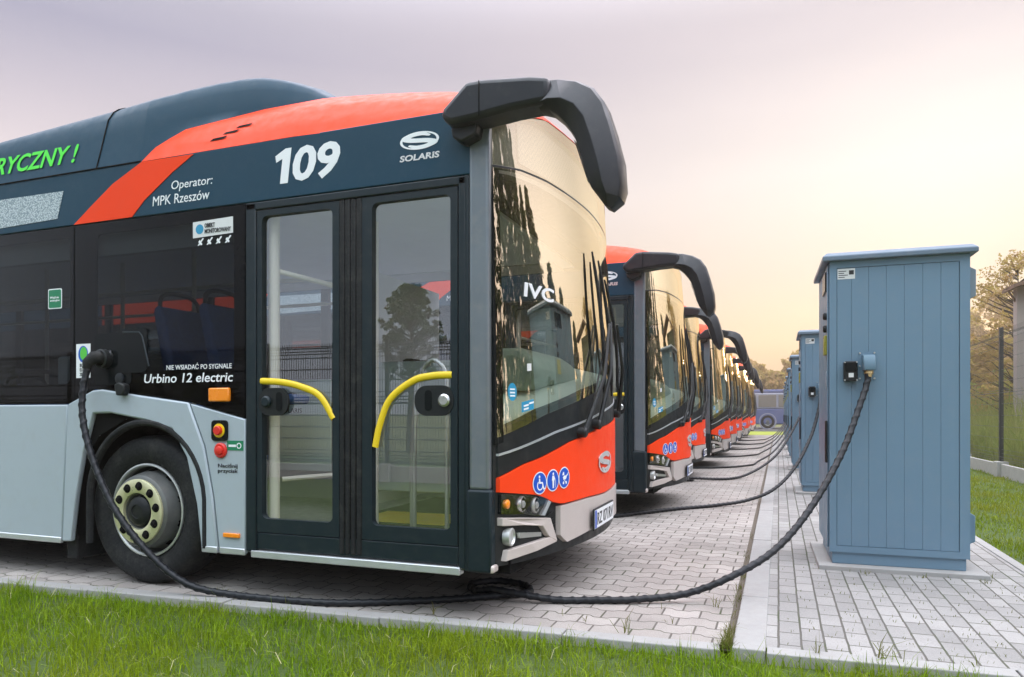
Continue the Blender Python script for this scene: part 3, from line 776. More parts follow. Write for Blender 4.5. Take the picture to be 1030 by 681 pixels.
    for i, (a, b) in enumerate([(-1.83, -1.70), (-1.75, -1.625), (-1.67, -1.545)]):
        zz = 2.765 + .037 * i
        ya, yb = [float(np.interp(q, [2.70, 2.795, 2.915], [0, .04, .12])) - .003 for q in (zz, zz + .018)]
        MB().add([(a, ya, zz), (b - .02, ya, zz + .004), (b, yb, zz + .022), (a + .02, yb, zz + .018)], [(0, 1, 2, 3)]).build('vent_slot', 'dark', P, smooth=None)
    # ---- corner pillars and rear
    for y0, y1 in ((-.006, .055), (2.495, 2.556)):
        MB().box(-.085, .030, y0, y1, .70, 2.60).build('corner_pillar', 'pillar', P, bevel=.018, seg=3)
        MB().box(-.095, .046, y0 - .006 if y0 < 0 else y0, y1 if y0 < 0 else y1 + .006, .272, .705).build('corner_skirt', 'frame', P, bevel=.014)
    MB().box(-.02, .056, -.008, .07, .272, .315).build('corner_pad', 'bumper', P, bevel=.012)
    MB().box(-.115, -.086, .0, .05, .275, 2.35).build('door_pillar', 'frame', P, bevel=.006)
    MB().box(-11.68, -11.6, 0, 2.55, .3, 3.0).build('rear_wall', 'navy', P, bevel=.03)
    # ---- side glazing
    gz = MB()
    gz.prism([(-2.945, 1.215), (-2.78, 1.262), (-2.70, 1.268), (-1.972, 1.178), (-1.545, 1.082), (-1.545, 2.345), (-2.945, 2.345)], .002, .006)
    g1 = gz.build('side_window', 'side_glass', P, smooth=None)
    gz = MB().box(-4.55, -2.957, .002, .006, 1.17, 2.345); gz.build('side_window', 'side_glass', P, smooth=None)
    MB().box(-5.55, -4.56, .002, .006, 1.17, 2.345).build('side_window', 'side_glass', P, smooth=None)
    for a, b in ((-8.6, -7.1), (-10.1, -8.61), (-11.5, -10.11)): MB().box(a, b, .002, .006, 1.17, 2.345).build('side_window', 'side_glass', P, smooth=None)
    fr = MB()
    ring((-2.95, -1.54, 1.30, 2.348), (-2.76, -1.63, 1.37, 2.275), .010, .022, .04).build('window_border', 'gloss_black', P, smooth=30)
    MB().prism([(-2.95, 1.16), (-2.78, 1.262), (-1.972, 1.172), (-1.545, 1.07), (-1.545, 1.30), (-2.95, 1.30)], .010, .022).build('window_border', 'gloss_black', P, smooth=None)
    ring((-4.56, -2.95, 1.165, 2.348), (-4.44, -3.00, 1.30, 2.275), .010, .022, .04).build('window_border', 'gloss_black', P, smooth=30)
    ring((-5.56, -4.56, 1.165, 2.348), (-5.48, -4.62, 1.30, 2.275), .010, .022, .04).build('window_border', 'gloss_black', P, smooth=30)
    for a, b in ((-8.605, -7.08), (-10.105, -8.605), (-11.6, -10.105)): ring((a, b, 1.16, 2.348), (a + .08, b - .08, 1.26, 2.275), .010, .022, .04).build('window_border', 'gloss_black', P, smooth=30)
    door(P, -1.48)
    door(P, -7.0)
    # ---- front
    front_patch(MB(), .045, 2.505, lin([(.04, .690), (.30, .655), (.37, .636), (.46, .60), (.56, .578), (.9, .583), (1.275, .575), (1.65, .583), (1.99, .578), (2.09, .60), (2.18, .636), (2.51, .69)]), Z_ORANGE, .004, .03, 60, 8).build('front_panel', 'orange', P, smooth=50)
    front_patch(MB(), .03, 2.52, lambda y: .30 + .0 * y, lambda y: Z_GLASS(y) + .02, -.018, .05, 40, 12).build('front_frame', 'black', P, smooth=50)
    front_patch(MB(), .045, 2.505, lambda y: Z_ORANGE(y) + .006, lambda y: Z_TRIM(y) - .006, -.006, .02, 40, 3).build('lower_trim', 'black', P, smooth=50)
    front_patch(MB(), .045, 2.505, lambda y: Z_TRIM(y) - .005, lambda y: Z_TRIM(y) + .006, .0, .02, 40, 2).build('trim_line', 'sill', P, smooth=50)
    front_patch(MB(), .045, 2.505, lambda y: Z_TRIM(y) + .007, lambda y: Z_GLASS(y) - .013, -.006, .02, 40, 3).build('lower_trim', 'black', P, smooth=50)
    ws = front_patch(MB(), .035, 2.515, lambda y: Z_GLASS(y) - .012, lambda y: Z_SPLIT(y) - .005, -.002, 0, 48, 26).build('windscreen', 'windscreen', P, smooth=60)
    front_patch(MB(), .030, .075, lambda y: Z_GLASS(y) - .05, Z_SPLIT, -.006, .02, 3, 12).build('glass_edge', 'gloss_black', ws, smooth=50)
    front_patch(MB(), 2.475, 2.52, lambda y: Z_GLASS(y) - .05, Z_SPLIT, -.006, .02, 3, 12).build('glass_edge', 'gloss_black', ws, smooth=50)
    front_patch(MB(), .03, 2.52, lambda y: Z_SPLIT(y) - .012, lambda y: Z_SPLIT(y) + .006, -.004, .02, 48, 2).build('glass_joint', 'black', ws, smooth=50)
    front_patch(MB(), .035, 2.515, lambda y: Z_SPLIT(y) + .008, lambda y: Z_TOP(y) - .006, -.002, 0, 48, 8).build('destination_glass', 'windscreen', P, smooth=60)
    front_patch(MB(), .04, 2.51, lambda y: Z_SPLIT(y) - .02, lambda y: Z_TOP(y) - .004, -.07, .05, 40, 6).build('display_backing', 'led_box', P, smooth=60)
    front_patch(MB(), .32, 2.23, 2.495, lambda y: min(2.77, Z_TOP(y) - .03), -.055, .01, 24, 4).build('destination_display', 'dest', P, smooth=60)
    # bumper, lamps, plate
    front_patch(MB(), .53, 2.02, lin([(.53, .40), (.60, .350), (.91, .372), (1.275, .362), (1.64, .372), (1.95, .350), (2.02, .40)]), lin([(.53, .566), (.9, .575), (1.275, .566), (1.65, .575), (2.02, .566)]), .012, .05, 40, 5).build('bumper', 'bumper', P, smooth=50)
    for mir in (0, 1):
        my = (lambda y: 2.55 - y) if mir else (lambda y: y)
        def slab(poly, off, th, name, mat, par, bv=0):
            """plate on the curved front from a (y,z) outline"""
            v0 = [(xf(my(a), b) + off, my(a), b) for a, b in poly]; v1 = [(xf(my(a), b) + off - th, my(a), b) for a, b in poly]; n = len(poly)
            m = MB().add(v0 + v1, [tuple(range(n)), tuple(range(2 * n - 1, n - 1, -1))] + [(i, (i + 1) % n, n + (i + 1) % n, n + i) for i in range(n)])
            return m.build(name, mat, par, smooth=None, bevel=bv)
        # silver C-shaped surround of the fog lamp, as upper bar, return and lower bar
        slab([(.052, .512), (.20, .500), (.355, .476), (.405, .420), (.43, .400), (.500, .372), (.43, .512), (.40, .515), (.20, .540), (.052, .556)], .012, .05, 'lamp_surround', 'bumper', P, .004)
        slab([(.072, .325), (.30, .345), (.500, .370), (.43, .402), (.408, .404), (.25, .395), (.085, .382)], .012, .05, 'lamp_surround', 'bumper', P, .004)
        hl = slab([(.055, .575), (.20, .562), (.34, .536), (.42, .600), (.40, .640), (.30, .645), (.055, .676)], -.010, .02, 'headlamp', 'gloss_black', P)
        for a, b, r, mt in ((.205, .612, .045, 'steel'), (.318, .596, .045, 'steel')):
            MB().lathe([(r, -.02), (r, -.002), (r * .92, .0), (r * .8, -.012), (r * .45, -.022), (r * .42, .002), (r * .2, .008), (.001, .008)], (xf(my(a), b) + .0, my(a), b), 20, 'x').build('reflector', mt, hl)
        MB().lathe([(.027, -.02), (.026, .0), (.018, .007), (.001, .009)], (xf(my(.10), .622) - .004, my(.10), .622), 18, 'x').build('indicator', 'amber', hl)
        slab([(.055, .572), (.20, .559), (.34, .533), (.425, .600), (.403, .645), (.30, .650), (.055, .680)], .004, .003, 'headlamp_lens', 'lens', hl)
        slab([(.36, .535), (.385, .530), (.445, .600), (.420, .612)], .004, .02, 'lamp_trim', 'sill', hl)
        fl = MB().lathe([(.046, -.03), (.048, .010), (.040, .014), (.034, .004), (.001, -.006)], (xf(my(.115), .448) - .004, my(.115), .448), 24, 'x').build('fog_lamp', 'flange', P)
        slab([(.175, .462), (.36, .440), (.36, .418), (.18, .432)], -.002, .02, 'daytime_lamp', 'steel', fl)
        vt = MB()
        for k in range(5):
            zc = .535 - .034 * k; yc = .455 + .016 * k
            vt.add([(xf(my(yc), zc) - .004, my(yc - .03), zc), (xf(my(yc), zc) - .004, my(yc + .055), zc + .004), (xf(my(yc), zc) - .02, my(yc + .055), zc - .014), (xf(my(yc), zc) - .02, my(yc - .03), zc - .018)], [(0, 1, 2, 3)])
        vt.build('bumper_grille', 'frame', P, smooth=None)
    pl = MB().box(xf(1.19, .43) + .012, xf(1.19, .43) + .024, .915, 1.465, .368, .505).build('plate_holder', 'black', P, bevel=.006)
    px = xf(1.19, .43) + .0245
    MB().box(px - .002, px + .002, .93, 1.45, .380, .494).build('number_plate', 'white', pl, smooth=None)
    MB().box(px, px + .003, .932, .975, .382, .492).build('plate_band', 'blue', pl, smooth=None)
    text('plate_text', 'RZ 071RV', (px + .002, .990, .397), .445, .078, 'text_black', pl, FRONT, bold=.012)
    em = emblem('emblem', (.0, 1.285, .778), .36, .145, 'logo', P, FRONT, .006, conform=lambda y, z: xf(y, z) + .006)
    for y, k in ((.331, 'wheelchair'), (.456, 'walker'), (.579, 'pram')): pictogram(P, y, .716 + (y - .331) * .045, .063, k)
    # stickers and lettering inside the windscreen
    def decal(y, z, r, rz_, mat):
        m = [(xf(y + a, z + b) + .001, y + a, z + b) for a, b in circle(0, 0, r, 20, rz_)]
        return MB().add(m, [tuple(range(20))]).build('windscreen_sticker', mat, ws, smooth=None)
    decal(.125, 1.215, .030, .048, 'cyan')
    m = [(xf(y, z) + .001, y, z) for y, z in ((.19, 1.105), (.29, 1.125), (.29, 1.18), (.19, 1.16))]; MB().add(m, [(0, 1, 2, 3)]).build('windscreen_sticker', 'cyan', ws, smooth=None)
    for za in (1.225, 1.207, 1.19):
        m = [(xf(y, z) + .0018, y, z) for y, z in ((.108, za), (.142, za), (.142, za + .008), (.108, za + .008))]; MB().add(m, [(0, 1, 2, 3)]).build('sticker_print', 'white', ws, smooth=None)
    for ya, zb in ((.205, 1.135), (.205, 1.117), (.25, 1.15)):
        m = [(xf(y, z) + .0018, y, z) for y, z in ((ya, zb), (ya + .04, zb + .008), (ya + .04, zb + .018), (ya, zb + .010))]; MB().add(m, [(0, 1, 2, 3)]).build('sticker_print', 'white', ws, smooth=None)
    m = [(xf(y, z) + .001, y, z) for y, z in ((.24, 1.33), (.275, 1.335), (.275, 1.375), (.24, 1.37))]; MB().add(m, [(0, 1, 2, 3)]).build('windscreen_sticker', 'label', ws, smooth=None)
    text('windscreen_letters', 'IVC', (.0, .225, 1.735), .30, .080, 'white', ws, FRONT, shear=.1, bold=.025, conform=lambda y, z: xf(y, z) + .0005)
    # wipers: long arms that rise from the lower edge with upright blades
    def wiper(base, elbow, b0, b1):
        q = lambda p, d: Vector((xf(*p) + d, *p))
        w = MB().tube([q(base, .03), q(((base[0] + elbow[0]) / 2, (base[1] + elbow[1]) / 2), .075), q(elbow, .06)], [.017, .012, .009], 8)
        w.tube([q((base[0] + .035, base[1]), .03), q((elbow[0] + .02, elbow[1] - .01), .055)], .006, 6)
        o = w.build('wiper', 'black', P)
        MB().tube([q((b0[0] + (b1[0] - b0[0]) * t, b0[1] + (b1[1] - b0[1]) * t), .028 + .02 * math.sin(math.pi * t)) for t in np.linspace(0, 1, 9)], [.006, .011, .011, .012, .014, .012, .011, .011, .006], 6).build('wiper_blade', 'rubber', o)
        MB().lathe([(.032, -.03), (.032, .045), (.022, .055), (.001, .055)], tuple(q(base, -.01)), 14, 'x').build('wiper_pivot', 'black', o)
    wiper((.80, .985), (1.30, 1.70), (1.10, 2.15), (1.18, 1.20))
    wiper((1.05, 1.03), (1.36, 1.72), (1.24, 2.12), (1.42, 1.22))
    wiper((1.93, 1.10), (1.66, 1.74), (1.40, 2.02), (1.80, 1.30))
    # ---- mirrors
    A = [(-.177, 2.617), (-.168, 2.649), (-.041, 2.765), (.039, 2.767), (.297, 2.740), (.40, 2.718), (.40, 2.602), (.372, 2.598), (.195, 2.592), (.003, 2.572), (-.122, 2.564), (-.168, 2.588)]
    arm = MB().prism(A, -.150, .030).build('mirror_arm', 'mirror', P, bevel=.028, seg=3, smooth=40)
    MB().prism([(-.15, 2.57), (-.05, 2.57), (.0, 2.58), (-.01, 2.52), (-.09, 2.49), (-.14, 2.52)], -.09, .005).build('mirror_bracket', 'black', arm, bevel=.01)
    MB().tube([(.036, -.152, 2.58), (.036, -.152, 2.755)], .0025, 5).build('arm_joint', 'dark', arm)
    # head: loft of sections from the arm to the tip; each section has a ridge on the outer face
    outer = [(.33, 2.735), (.43, 2.720), (.53, 2.692), (.61, 2.645), (.662, 2.57), (.70, 2.45), (.738, 2.303), (.748, 2.165), (.735, 2.115), (.690, 2.068)]
    inner = [(.33, 2.592), (.385, 2.578), (.43, 2.54), (.475, 2.485), (.515, 2.42), (.545, 2.33), (.57, 2.235), (.592, 2.180), (.625, 2.135), (.660, 2.085)]
    rid = [.10, .20, .34, .42, .44, .45, .46, .47, .50, .50]
    wid = [.6, .85, 1, 1.05, 1.08, 1.08, 1.06, 1.0, .85, .45]
    V = []
    for (a, b, r, w) in zip(outer, inner, rid, wid):
        L = lambda t: (b[0] + (a[0] - b[0]) * t, b[1] + (a[1] - b[1]) * t)
        for t, y in ((0, -.085), (.03, -.115), (r * .9, -.178), (r, -.182), (.93, -.125), (1, -.10), (1, .02), (.95, .045), (.05, .045), (0, .02)):
            q = L(t); V.append((q[0], -.06 + (y + .06) * w, q[1]))
    k = 10; n = len(outer)
    fs = [(i * k + j, i * k + (j + 1) % k, (i + 1) * k + (j + 1) % k, (i + 1) * k + j) for i in range(n - 1) for j in range(k)] + [tuple(range(k)), tuple(range((n - 1) * k, n * k))]
    hd = MB().add(V, fs).build('mirror_head', 'mirror', P, smooth=24, bevel=.008)
    MB().add([(.509, -.10, 2.42), (.509, .02, 2.42), (.579, .02, 2.205), (.579, -.10, 2.205)], [(0, 1, 2, 3)]).build('mirror_glass', 'steel', hd, smooth=None)
    # ---- lamps, buttons and stickers of the door side
    MB().box(-1.80, -1.645, -.022, .004, 1.172, 1.255).build('side_indicator', 'amber', P, bevel=.008)
    sb = MB().prism(rrect(-1.785, -1.665, .935, 1.06, .022), -.010, .002).build('switch_box', 'gloss_black', P, smooth=30)
    MB().lathe([(.042, -.010), (.042, -.014), (.026, -.014)], (-1.725, 0, .998), 24).build('switch_ring', 'yellow', sb)
    MB().lathe([(.028, -.010), (.028, -.030), (.024, -.034), (.001, -.034)], (-1.725, 0, .998), 20).build('stop_knob', 'red', sb)
    bt = MB().lathe([(.046, .0), (.046, -.010), (.038, -.016), (.028, -.014), (.026, -.024), (.020, -.028), (.001, -.028)], (-1.718, 0, .878), 28).build('door_button', 'red', P)
    MB().box(-1.672, -1.552, -.0025, .002, .880, .938).build('safety_sticker', 'green', P, smooth=None)
    MB().lathe([(.018, -.003), (.018, -.0035), (.012, -.0035)], (-1.582, 0, .908), 16).build('sticker_ring', 'white', P, smooth=None)
    MB().box(-1.66, -1.605, -.0036, -.002, .900, .914).build('sticker_arrow', 'white', P, smooth=None)
    text('button_text', 'Naciśnij\nprzycisk', (-1.742, -.001, .738), .150, .062, 'text_black', P, bold=.012)
    MB().box(-1.695, -1.575, -.014, .004, .358, .384).build('side_reflector', 'amber', P, bevel=.004)
    # ---- lettering of the side
    text('glass_text', 'NIE WSIADAĆ PO SYGNALE', (-2.150, .0015, 1.372), .510, .040, 'white', P, bold=.003)
    text('model_text', 'Urbino 12 electric', (-2.335, .0015, 1.292), .705, .058, 'white', P, shear=.14, bold=.010)
    text('maker_text', 'SOLARIS', (-.495, -.0005, 2.462), .240, .034, 'logo', P, bold=.03, shear=.12)
    emblem('maker_emblem', (-.375, -.0005, 2.566), .235, .096, 'white', P)
    text('operator_text', 'Operator:', (-2.108, -.0005, 2.477), .325, .070, 'white', P, shear=.14)
    text('operator_name', 'MPK Rzeszów', (-2.262, -.0005, 2.405), .455, .060, 'white', P, shear=.10)
    text('slogan_text', 'ELEKTRYCZNY !', (-4.22, .001, 2.768), 1.29, .130, 'green_text', P, Matrix.Rotation(R(81.5), 4, 'X'), shear=.22, bold=.020)
    MB().prism([(-4.7, 2.37), (-3.105, 2.408), (-3.048, 2.588), (-4.7, 2.600)], -.003, .002).build('route_display', 'led', P, smooth=None)
    wl_ = MB().prism([(-1.938, 2.176), (-1.630, 2.184), (-1.630, 2.282), (-1.938, 2.274)], .0005, .0016).build('notice_sticker', 'label', P, smooth=None)
    MB().prism(circle(-1.885, 2.227, .030, 20), -.0006, .0004).build('sticker_dot', 'cyan', wl_, smooth=None)
    text('notice_text', 'OBIEKT\nMONITOROWANY', (-1.845, -.0005, 2.197), .200, .062, 'text_black', wl_, bold=.02)
    for i in range(4):
        a = -1.902 + .070 * i
        MB().prism([(a, 2.128), (a + .012, 2.128), (a + .050, 2.168), (a + .040, 2.172)], .0005, .0015).prism([(a + .006, 2.150), (a + .026, 2.128), (a + .038, 2.134), (a + .018, 2.162)], .0005, .0015).build('prohibition_sticker', 'white', P, smooth=None)
    g = MB().prism(rrect(-3.195, -3.065, 1.805, 1.940, .012), .0005, .0016).build('exit_sticker', 'white', P, smooth=None)
    MB().prism(rrect(-3.188, -3.072, 1.812, 1.933, .010), -.0006, .0010).build('sticker_face', 'green', g, smooth=None)
    text('exit_text', 'Wyjście\nawaryjne', (-3.175, -.0008, 1.850), .090, .040, 'white', g, bold=.01)
    g = MB().box(-2.930, -2.802, -.0008, .0018, 1.335, 1.560).build('award_sticker', 'white', P, smooth=None)
    MB().prism(circle(-2.866, 1.492, .044, 20, .055), -.0016, -.0006).build('sticker_dot', 'blue', g, smooth=None)
    MB().prism(circle(-2.862, 1.496, .032, 16, .044), -.0024, -.0014).build('sticker_dot', 'lime', g, smooth=None)
    text('award_text', 'BUS\nEURO\n2017', (-2.897, -.0009, 1.348), .062, .082, 'text_black', g, bold=.01)
    # charging port with its flap open
    fp = MB().prism(rrect(-2.76, -2.44, 1.285, 1.62, .03), -.004, .002).build('charging_port', 'gloss_black', P, smooth=30)
    MB().lathe([(.060, -.004), (.060, -.05), (.050, -.055)], (-2.655, 0, 1.455), 20).build('inlet', 'black', fp)
    MB().prism(rrect(-2.545, -2.30, 1.36, 1.64, .03), -.012, -.004).build('port_flap', 'gloss_black', fp, smooth=30)
    MB().tube([(-2.50, -.014, 1.62), (-2.36, -.014, 1.615), (-2.335, -.014, 1.59), (-2.28, -.014, 1.40)], .005, 6).build('flap_edge', 'frame', fp)
    MB().lathe([(.036, -.006), (.036, -.016), (.030, -.018), (.001, -.018)], (-2.53, 0, 1.325), 20).build('port_lock', 'mirror', fp)
    MB().prism([(-2.535, 1.285), (-2.50, 1.30), (-2.455, 1.285), (-2.45, 1.245), (-2.47, 1.215), (-2.52, 1.215), (-2.53, 1.25)], -.05, .0).build('flap_hinge', 'black', fp, bevel=.008)
    # ---- far side
    MB().box(-11.6, -.1, 2.52, 2.55, .25, 1.15).build('far_side_panel', 'white_panel', P, smooth=None)
    MB().box(-11.6, -.1, 2.51, 2.55, 2.33, 2.70).build('far_side_band', 'navy', P, smooth=None)
    fw = MB()
    xs = [-.10, -1.30, -2.75, -4.20, -5.65, -7.10, -8.55, -10.0, -11.55]
    for a, b in zip(xs[1:], xs[:-1]): MB().box(a + .012, b - .012, 2.540, 2.546, 1.155, 2.325).build('far_window', 'far_glass', P, smooth=None)
    for q in xs: fw.box(q - .045, q + .045, 2.50, 2.538, 1.15, 2.33)
    fw.build('far_window_post', 'frame', P)
    # ---- interior
    MB().box(-11.6, -.02, .50, 2.0, .27, .335).box(-1.80, -.02, .03, .50, .27, .335).box(-7.44, -2.99, .03, .50, .27, .335).box(-11.6, -8.66, .03, .50, .27, .335).box(-1.80, -.02, 2.0, 2.5, .27, .335).box(-7.44, -2.99, 2.0, 2.5, .27, .335).box(-11.6, -8.66, 2.0, 2.5, .27, .335).build('floor', 'floor_in', P, smooth=None)
    MB().box(-1.46, -.14, .06, .16, .336, .342).box(-1.42, -.70, .95, 1.45, .336, .342).build('door_edge_strip', 'yellow', P, smooth=None)
    MB().box(-11.6, -.2, .05, 2.5, 2.345, 2.365).build('ceiling_panel', 'interior_light', P, smooth=None)
    MB().box(-1.2, -.04, .06, 2.49, 2.366, 2.60).build('front_bulkhead', 'black', P, smooth=None)
    front_patch(MB(), .05, 2.50, lambda y: Z_SPLIT(y) - .055, lambda y: Z_SPLIT(y) - .02, -.06, .45, 40, 2).build('header_panel', 'black', P, smooth=60)
    MB().prism([(.05, 2.345), (.05, 2.14), (.09, 2.14), (.30, 2.30), (.30, 2.345)], -11.6, -1.56, 'x').prism([(2.5, 2.345), (2.5, 2.325), (2.46, 2.322), (2.2, 2.335), (2.2, 2.345)], -11.6, -.3, 'x').build('ceiling_cove', 'interior', P, smooth=30)
    MB().box(-11.6, -.1, 2.47, 2.515, .335, 1.14).box(-5.5, -2.99, .032, .07, .335, 1.14).box(-7.36, -7.05, .032, .07, .335, 1.14).box(-11.6, -8.74, .032, .07, .335, 1.14).build('lining', 'interior', P, smooth=None)
    for xa, xb in ((-3.0, -1.79), (-8.66, -7.44)):
        wb = MB().box(xa, xb, .035, .50, 1.10, 1.125).build('wheel_box', 'interior', P, smooth=None)
        MB().box(xa, xb, .485, .50, .336, 1.099).build('box_side', 'interior', wb, smooth=None)
        MB().box(xb - .012, xb, .035, .484, .336, 1.099).build('box_end', 'interior', wb, smooth=None)
        MB().box(xa, xa + .012, .035, .484, .336, 1.099).build('box_end', 'interior', wb, smooth=None)
    wb = MB().box(-3.0, -1.79, 2.0, 2.47, 1.10, 1.125).build('wheel_box', 'interior', P, smooth=None)
    MB().box(-3.0, -1.79, 2.0, 2.015, .336, 1.099).build('box_side', 'interior', wb, smooth=None)
    pp = MB().box(-1.98, -1.455, .740, .755, .70, 1.335).build('cab_partition', 'partition', P, bevel=.004)
    emblem('partition_emblem', (-1.78, .738, 1.205), .15, .085, 'text_black', pp)
    text('partition_text', 'SOLARIS', (-1.87, .738, 1.105), .18, .032, 'text_black', pp, bold=.01)
    hr = MB()
    hr.cyl((-1.425, .12, .335), (-1.425, .12, 2.345), .034, 14).cyl((-1.02, .62, .335), (-1.02, .62, 2.345), .016, 10).tube([(-1.40, .14, 1.96), (-1.02, .62, 1.86)], .016, 10)
    hr.tube([(-1.40, .16, .70), (-1.04, .66, .72)], .015, 8)
    hr.cyl((-.46, .75, .335), (-.46, .75, 2.345), .018, 10).box(-.56, -.50, .95, 1.05, 1.75, 2.34)
    hr.build('handrail', 'cream', P, smooth=40)
    U = spline([(-.60, .36, .34), (-.60, .36, .9), (-.575, .36, 1.24), (-.545, .36, 1.36), (-.475, .36, 1.415), (-.405, .36, 1.36), (-.385, .36, 1.22), (-.385, .36, .9), (-.385, .36, .34)], 8)
    U2 = [Vector((p.x - .045, p.y + .05, p.z - .02)) for p in U[:len(U) // 2 + 1]]
    MB().tube(U, .014, 10).build('handrail', 'flange', P, smooth=60)
    MB().tube(U2, .012, 8).build('handrail', 'flange', P, smooth=60)
    for (a, b, q) in ((-2.30, .28, 1), (-2.30, .28, 0), (-2.05, .28, 0), (-1.85, .56, 0)): pass
    seat(P, -2.10, .36, 0, 1.16); seat(P, -1.72, .36, 0, 1.16)
    for (a, b, q) in ((-3.35, .30, 0), (-3.35, .74, 0), (-4.15, .30, 0), (-4.15, .74, 0), (-3.3, 1.85, 0), (-3.3, 2.25, 0), (-4.3, 2.0, 0), (-5.2, 2.0, 0), (-9.0, .4, 0), (-10.0, .4, 0), (-9.0, 2.0, 0), (-10.0, 2.0, 0)): seat(P, a, b, q)
    hr = MB().cyl((-2.62, .70, .335), (-2.62, .70, 2.34), .016, 8).cyl((-3.62, .95, .335), (-3.62, .95, 2.34), .016, 8).cyl((-4.5, .95, .335), (-4.5, .95, 2.34), .016, 8).cyl((-3.0, 1.7, .335), (-3.0, 1.7, 2.34), .016, 8)
    hr.tube([(-11, .8, 2.05), (-1.7, .8, 2.05)], .015, 8).tube([(-11, 1.8, 2.05), (-1.7, 1.8, 2.05)], .015, 8)
    hr.build('handrail', 'cream', P, smooth=40)
    MB().box(-3.30, -3.18, .14, .24, 1.20, 1.50).box(-3.12, -3.02, .45, .62, 1.22, 1.66).build('ticket_machine', 'interior_light', P, bevel=.02)
    # driver's place
    ds = [(xf(y, Z_GLASS(y)) - .02, y, Z_GLASS(y) + .005) for y in np.linspace(.08, 2.47, 20)]
    dm = MB().grid(lambda i, t: (ds[int(i)][0] * (1 - t) + (-.34 if ds[int(i)][1] > .9 else -.05 - .29 * max(0, (ds[int(i)][1] - .3) / .6)) * t, ds[int(i)][1], ds[int(i)][2] + .10 * t * min(1, ds[int(i)][1])), range(20), np.linspace(0, 1, 6))
    dm.build('dashboard', 'dash', P, smooth=60)
    MB().box(-.40, .0, .95, 2.45, .34, 1.20).build('dashboard_body', 'black', P, bevel=.03)
    MB().prism([(-.36, 1.25), (-.02, 1.24), (.10, 1.32), (.08, 1.42), (-.04, 1.50), (-.30, 1.50), (-.38, 1.42)], .62, 1.55).build('instrument_binnacle', 'binnacle', P, bevel=.05, seg=3)
    MB().prism([(-1.30, .70), (-.85, .72), (-.85, .80), (-1.20, .84), (-1.34, 1.55), (-1.46, 1.55)], 1.70, 2.20).build('driver_seat', 'rubber', P, bevel=.04)
    ring_ = [(-.52 + .20 * math.cos(a) * .85, 1.95 + .22 * math.sin(a), 1.20 + .20 * math.cos(a) * .5) for a in np.linspace(0, 2 * math.pi, 28)]
    MB().tube(ring_, .014, 8, cap=False).build('steering_wheel', 'black', P)
    MB().box(-1.50, -.62, 1.42, 1.445, .5, 1.5).build('cab_door', 'partition', P, bevel=.01)
    MB().box(-1.52, -1.49, 1.42, 2.48, .4, 2.2).build('cab_bulkhead', 'interior', P, smooth=None)
    # underbody
    MB().box(-11.6, -.05, .75, 1.80, .22, .268).box(-7.2, -3.1, .07, 2.48, .222, .266).box(-1.5, .10, .12, 2.43, .25, .34).build('underbody', 'dark', P, smooth=None)
    return root

bus = make_bus()
bus.location = (-1.43, 3.40, 0)
number = text('fleet_number', '09', (-1.196, -.0005, 2.434), .322, .205, 'white', bus, shear=.16, bold=.030)
d1 = [(-1.286, 2.436), (-1.232, 2.436), (-1.205, 2.637), (-1.245, 2.637), (-1.318, 2.600), (-1.312, 2.562), (-1.268, 2.580)]
MB().prism(d1, -.002, .001).build('fleet_digit', 'white', bus, smooth=None)
ROW = [(4.05, .09), (7.95, -.10), (11.2, .12), (15.0, .06), (18.8, .02), (22.5, .08), (26.2, .0), (29.9, .05), (33.4, .0)]
ORD = ['second bus of the row, beside the bus numbered 109', 'third bus of the row, mirror just clear of the second', 'fourth bus of the row, its grey front pillar in view', 'fifth bus of the row, counted from number 109',
       'sixth bus of the row, counted from number 109', 'seventh bus of the row, counted from number 109', 'eighth bus of the row, counted from number 109', 'ninth bus of the row, next to the end', 'farthest bus at the end of the row']
for (dy, dx), lab in zip(ROW, ORD):
    c = copy_tree(bus); c.location = (-1.43 + dx, 3.40 + dy, 0); c['label'] = 'navy and orange electric bus, ' + lab

# ------------------------------------------------------------------ morning haze: one closed box of thin even air
hm = bpy.data.materials.new('haze'); hm.use_nodes = True; hm.node_tree.nodes.clear()
vo = hm.node_tree.nodes.new('ShaderNodeVolumePrincipled'); ho = hm.node_tree.nodes.new('ShaderNodeOutputMaterial')
vo.inputs['Color'].default_value = (1.0, .86, .70, 1); vo.inputs['Density'].default_value = .0030; vo.inputs['Anisotropy'].default_value = .68
hm.node_tree.links.new(vo.outputs[0], ho.inputs['Volume'])
M_['haze'] = hm
tag(MB().box(-70, 70, -24, 112, -1.2, 12.5).build('haze', 'haze', smooth=None), kind='stuff')

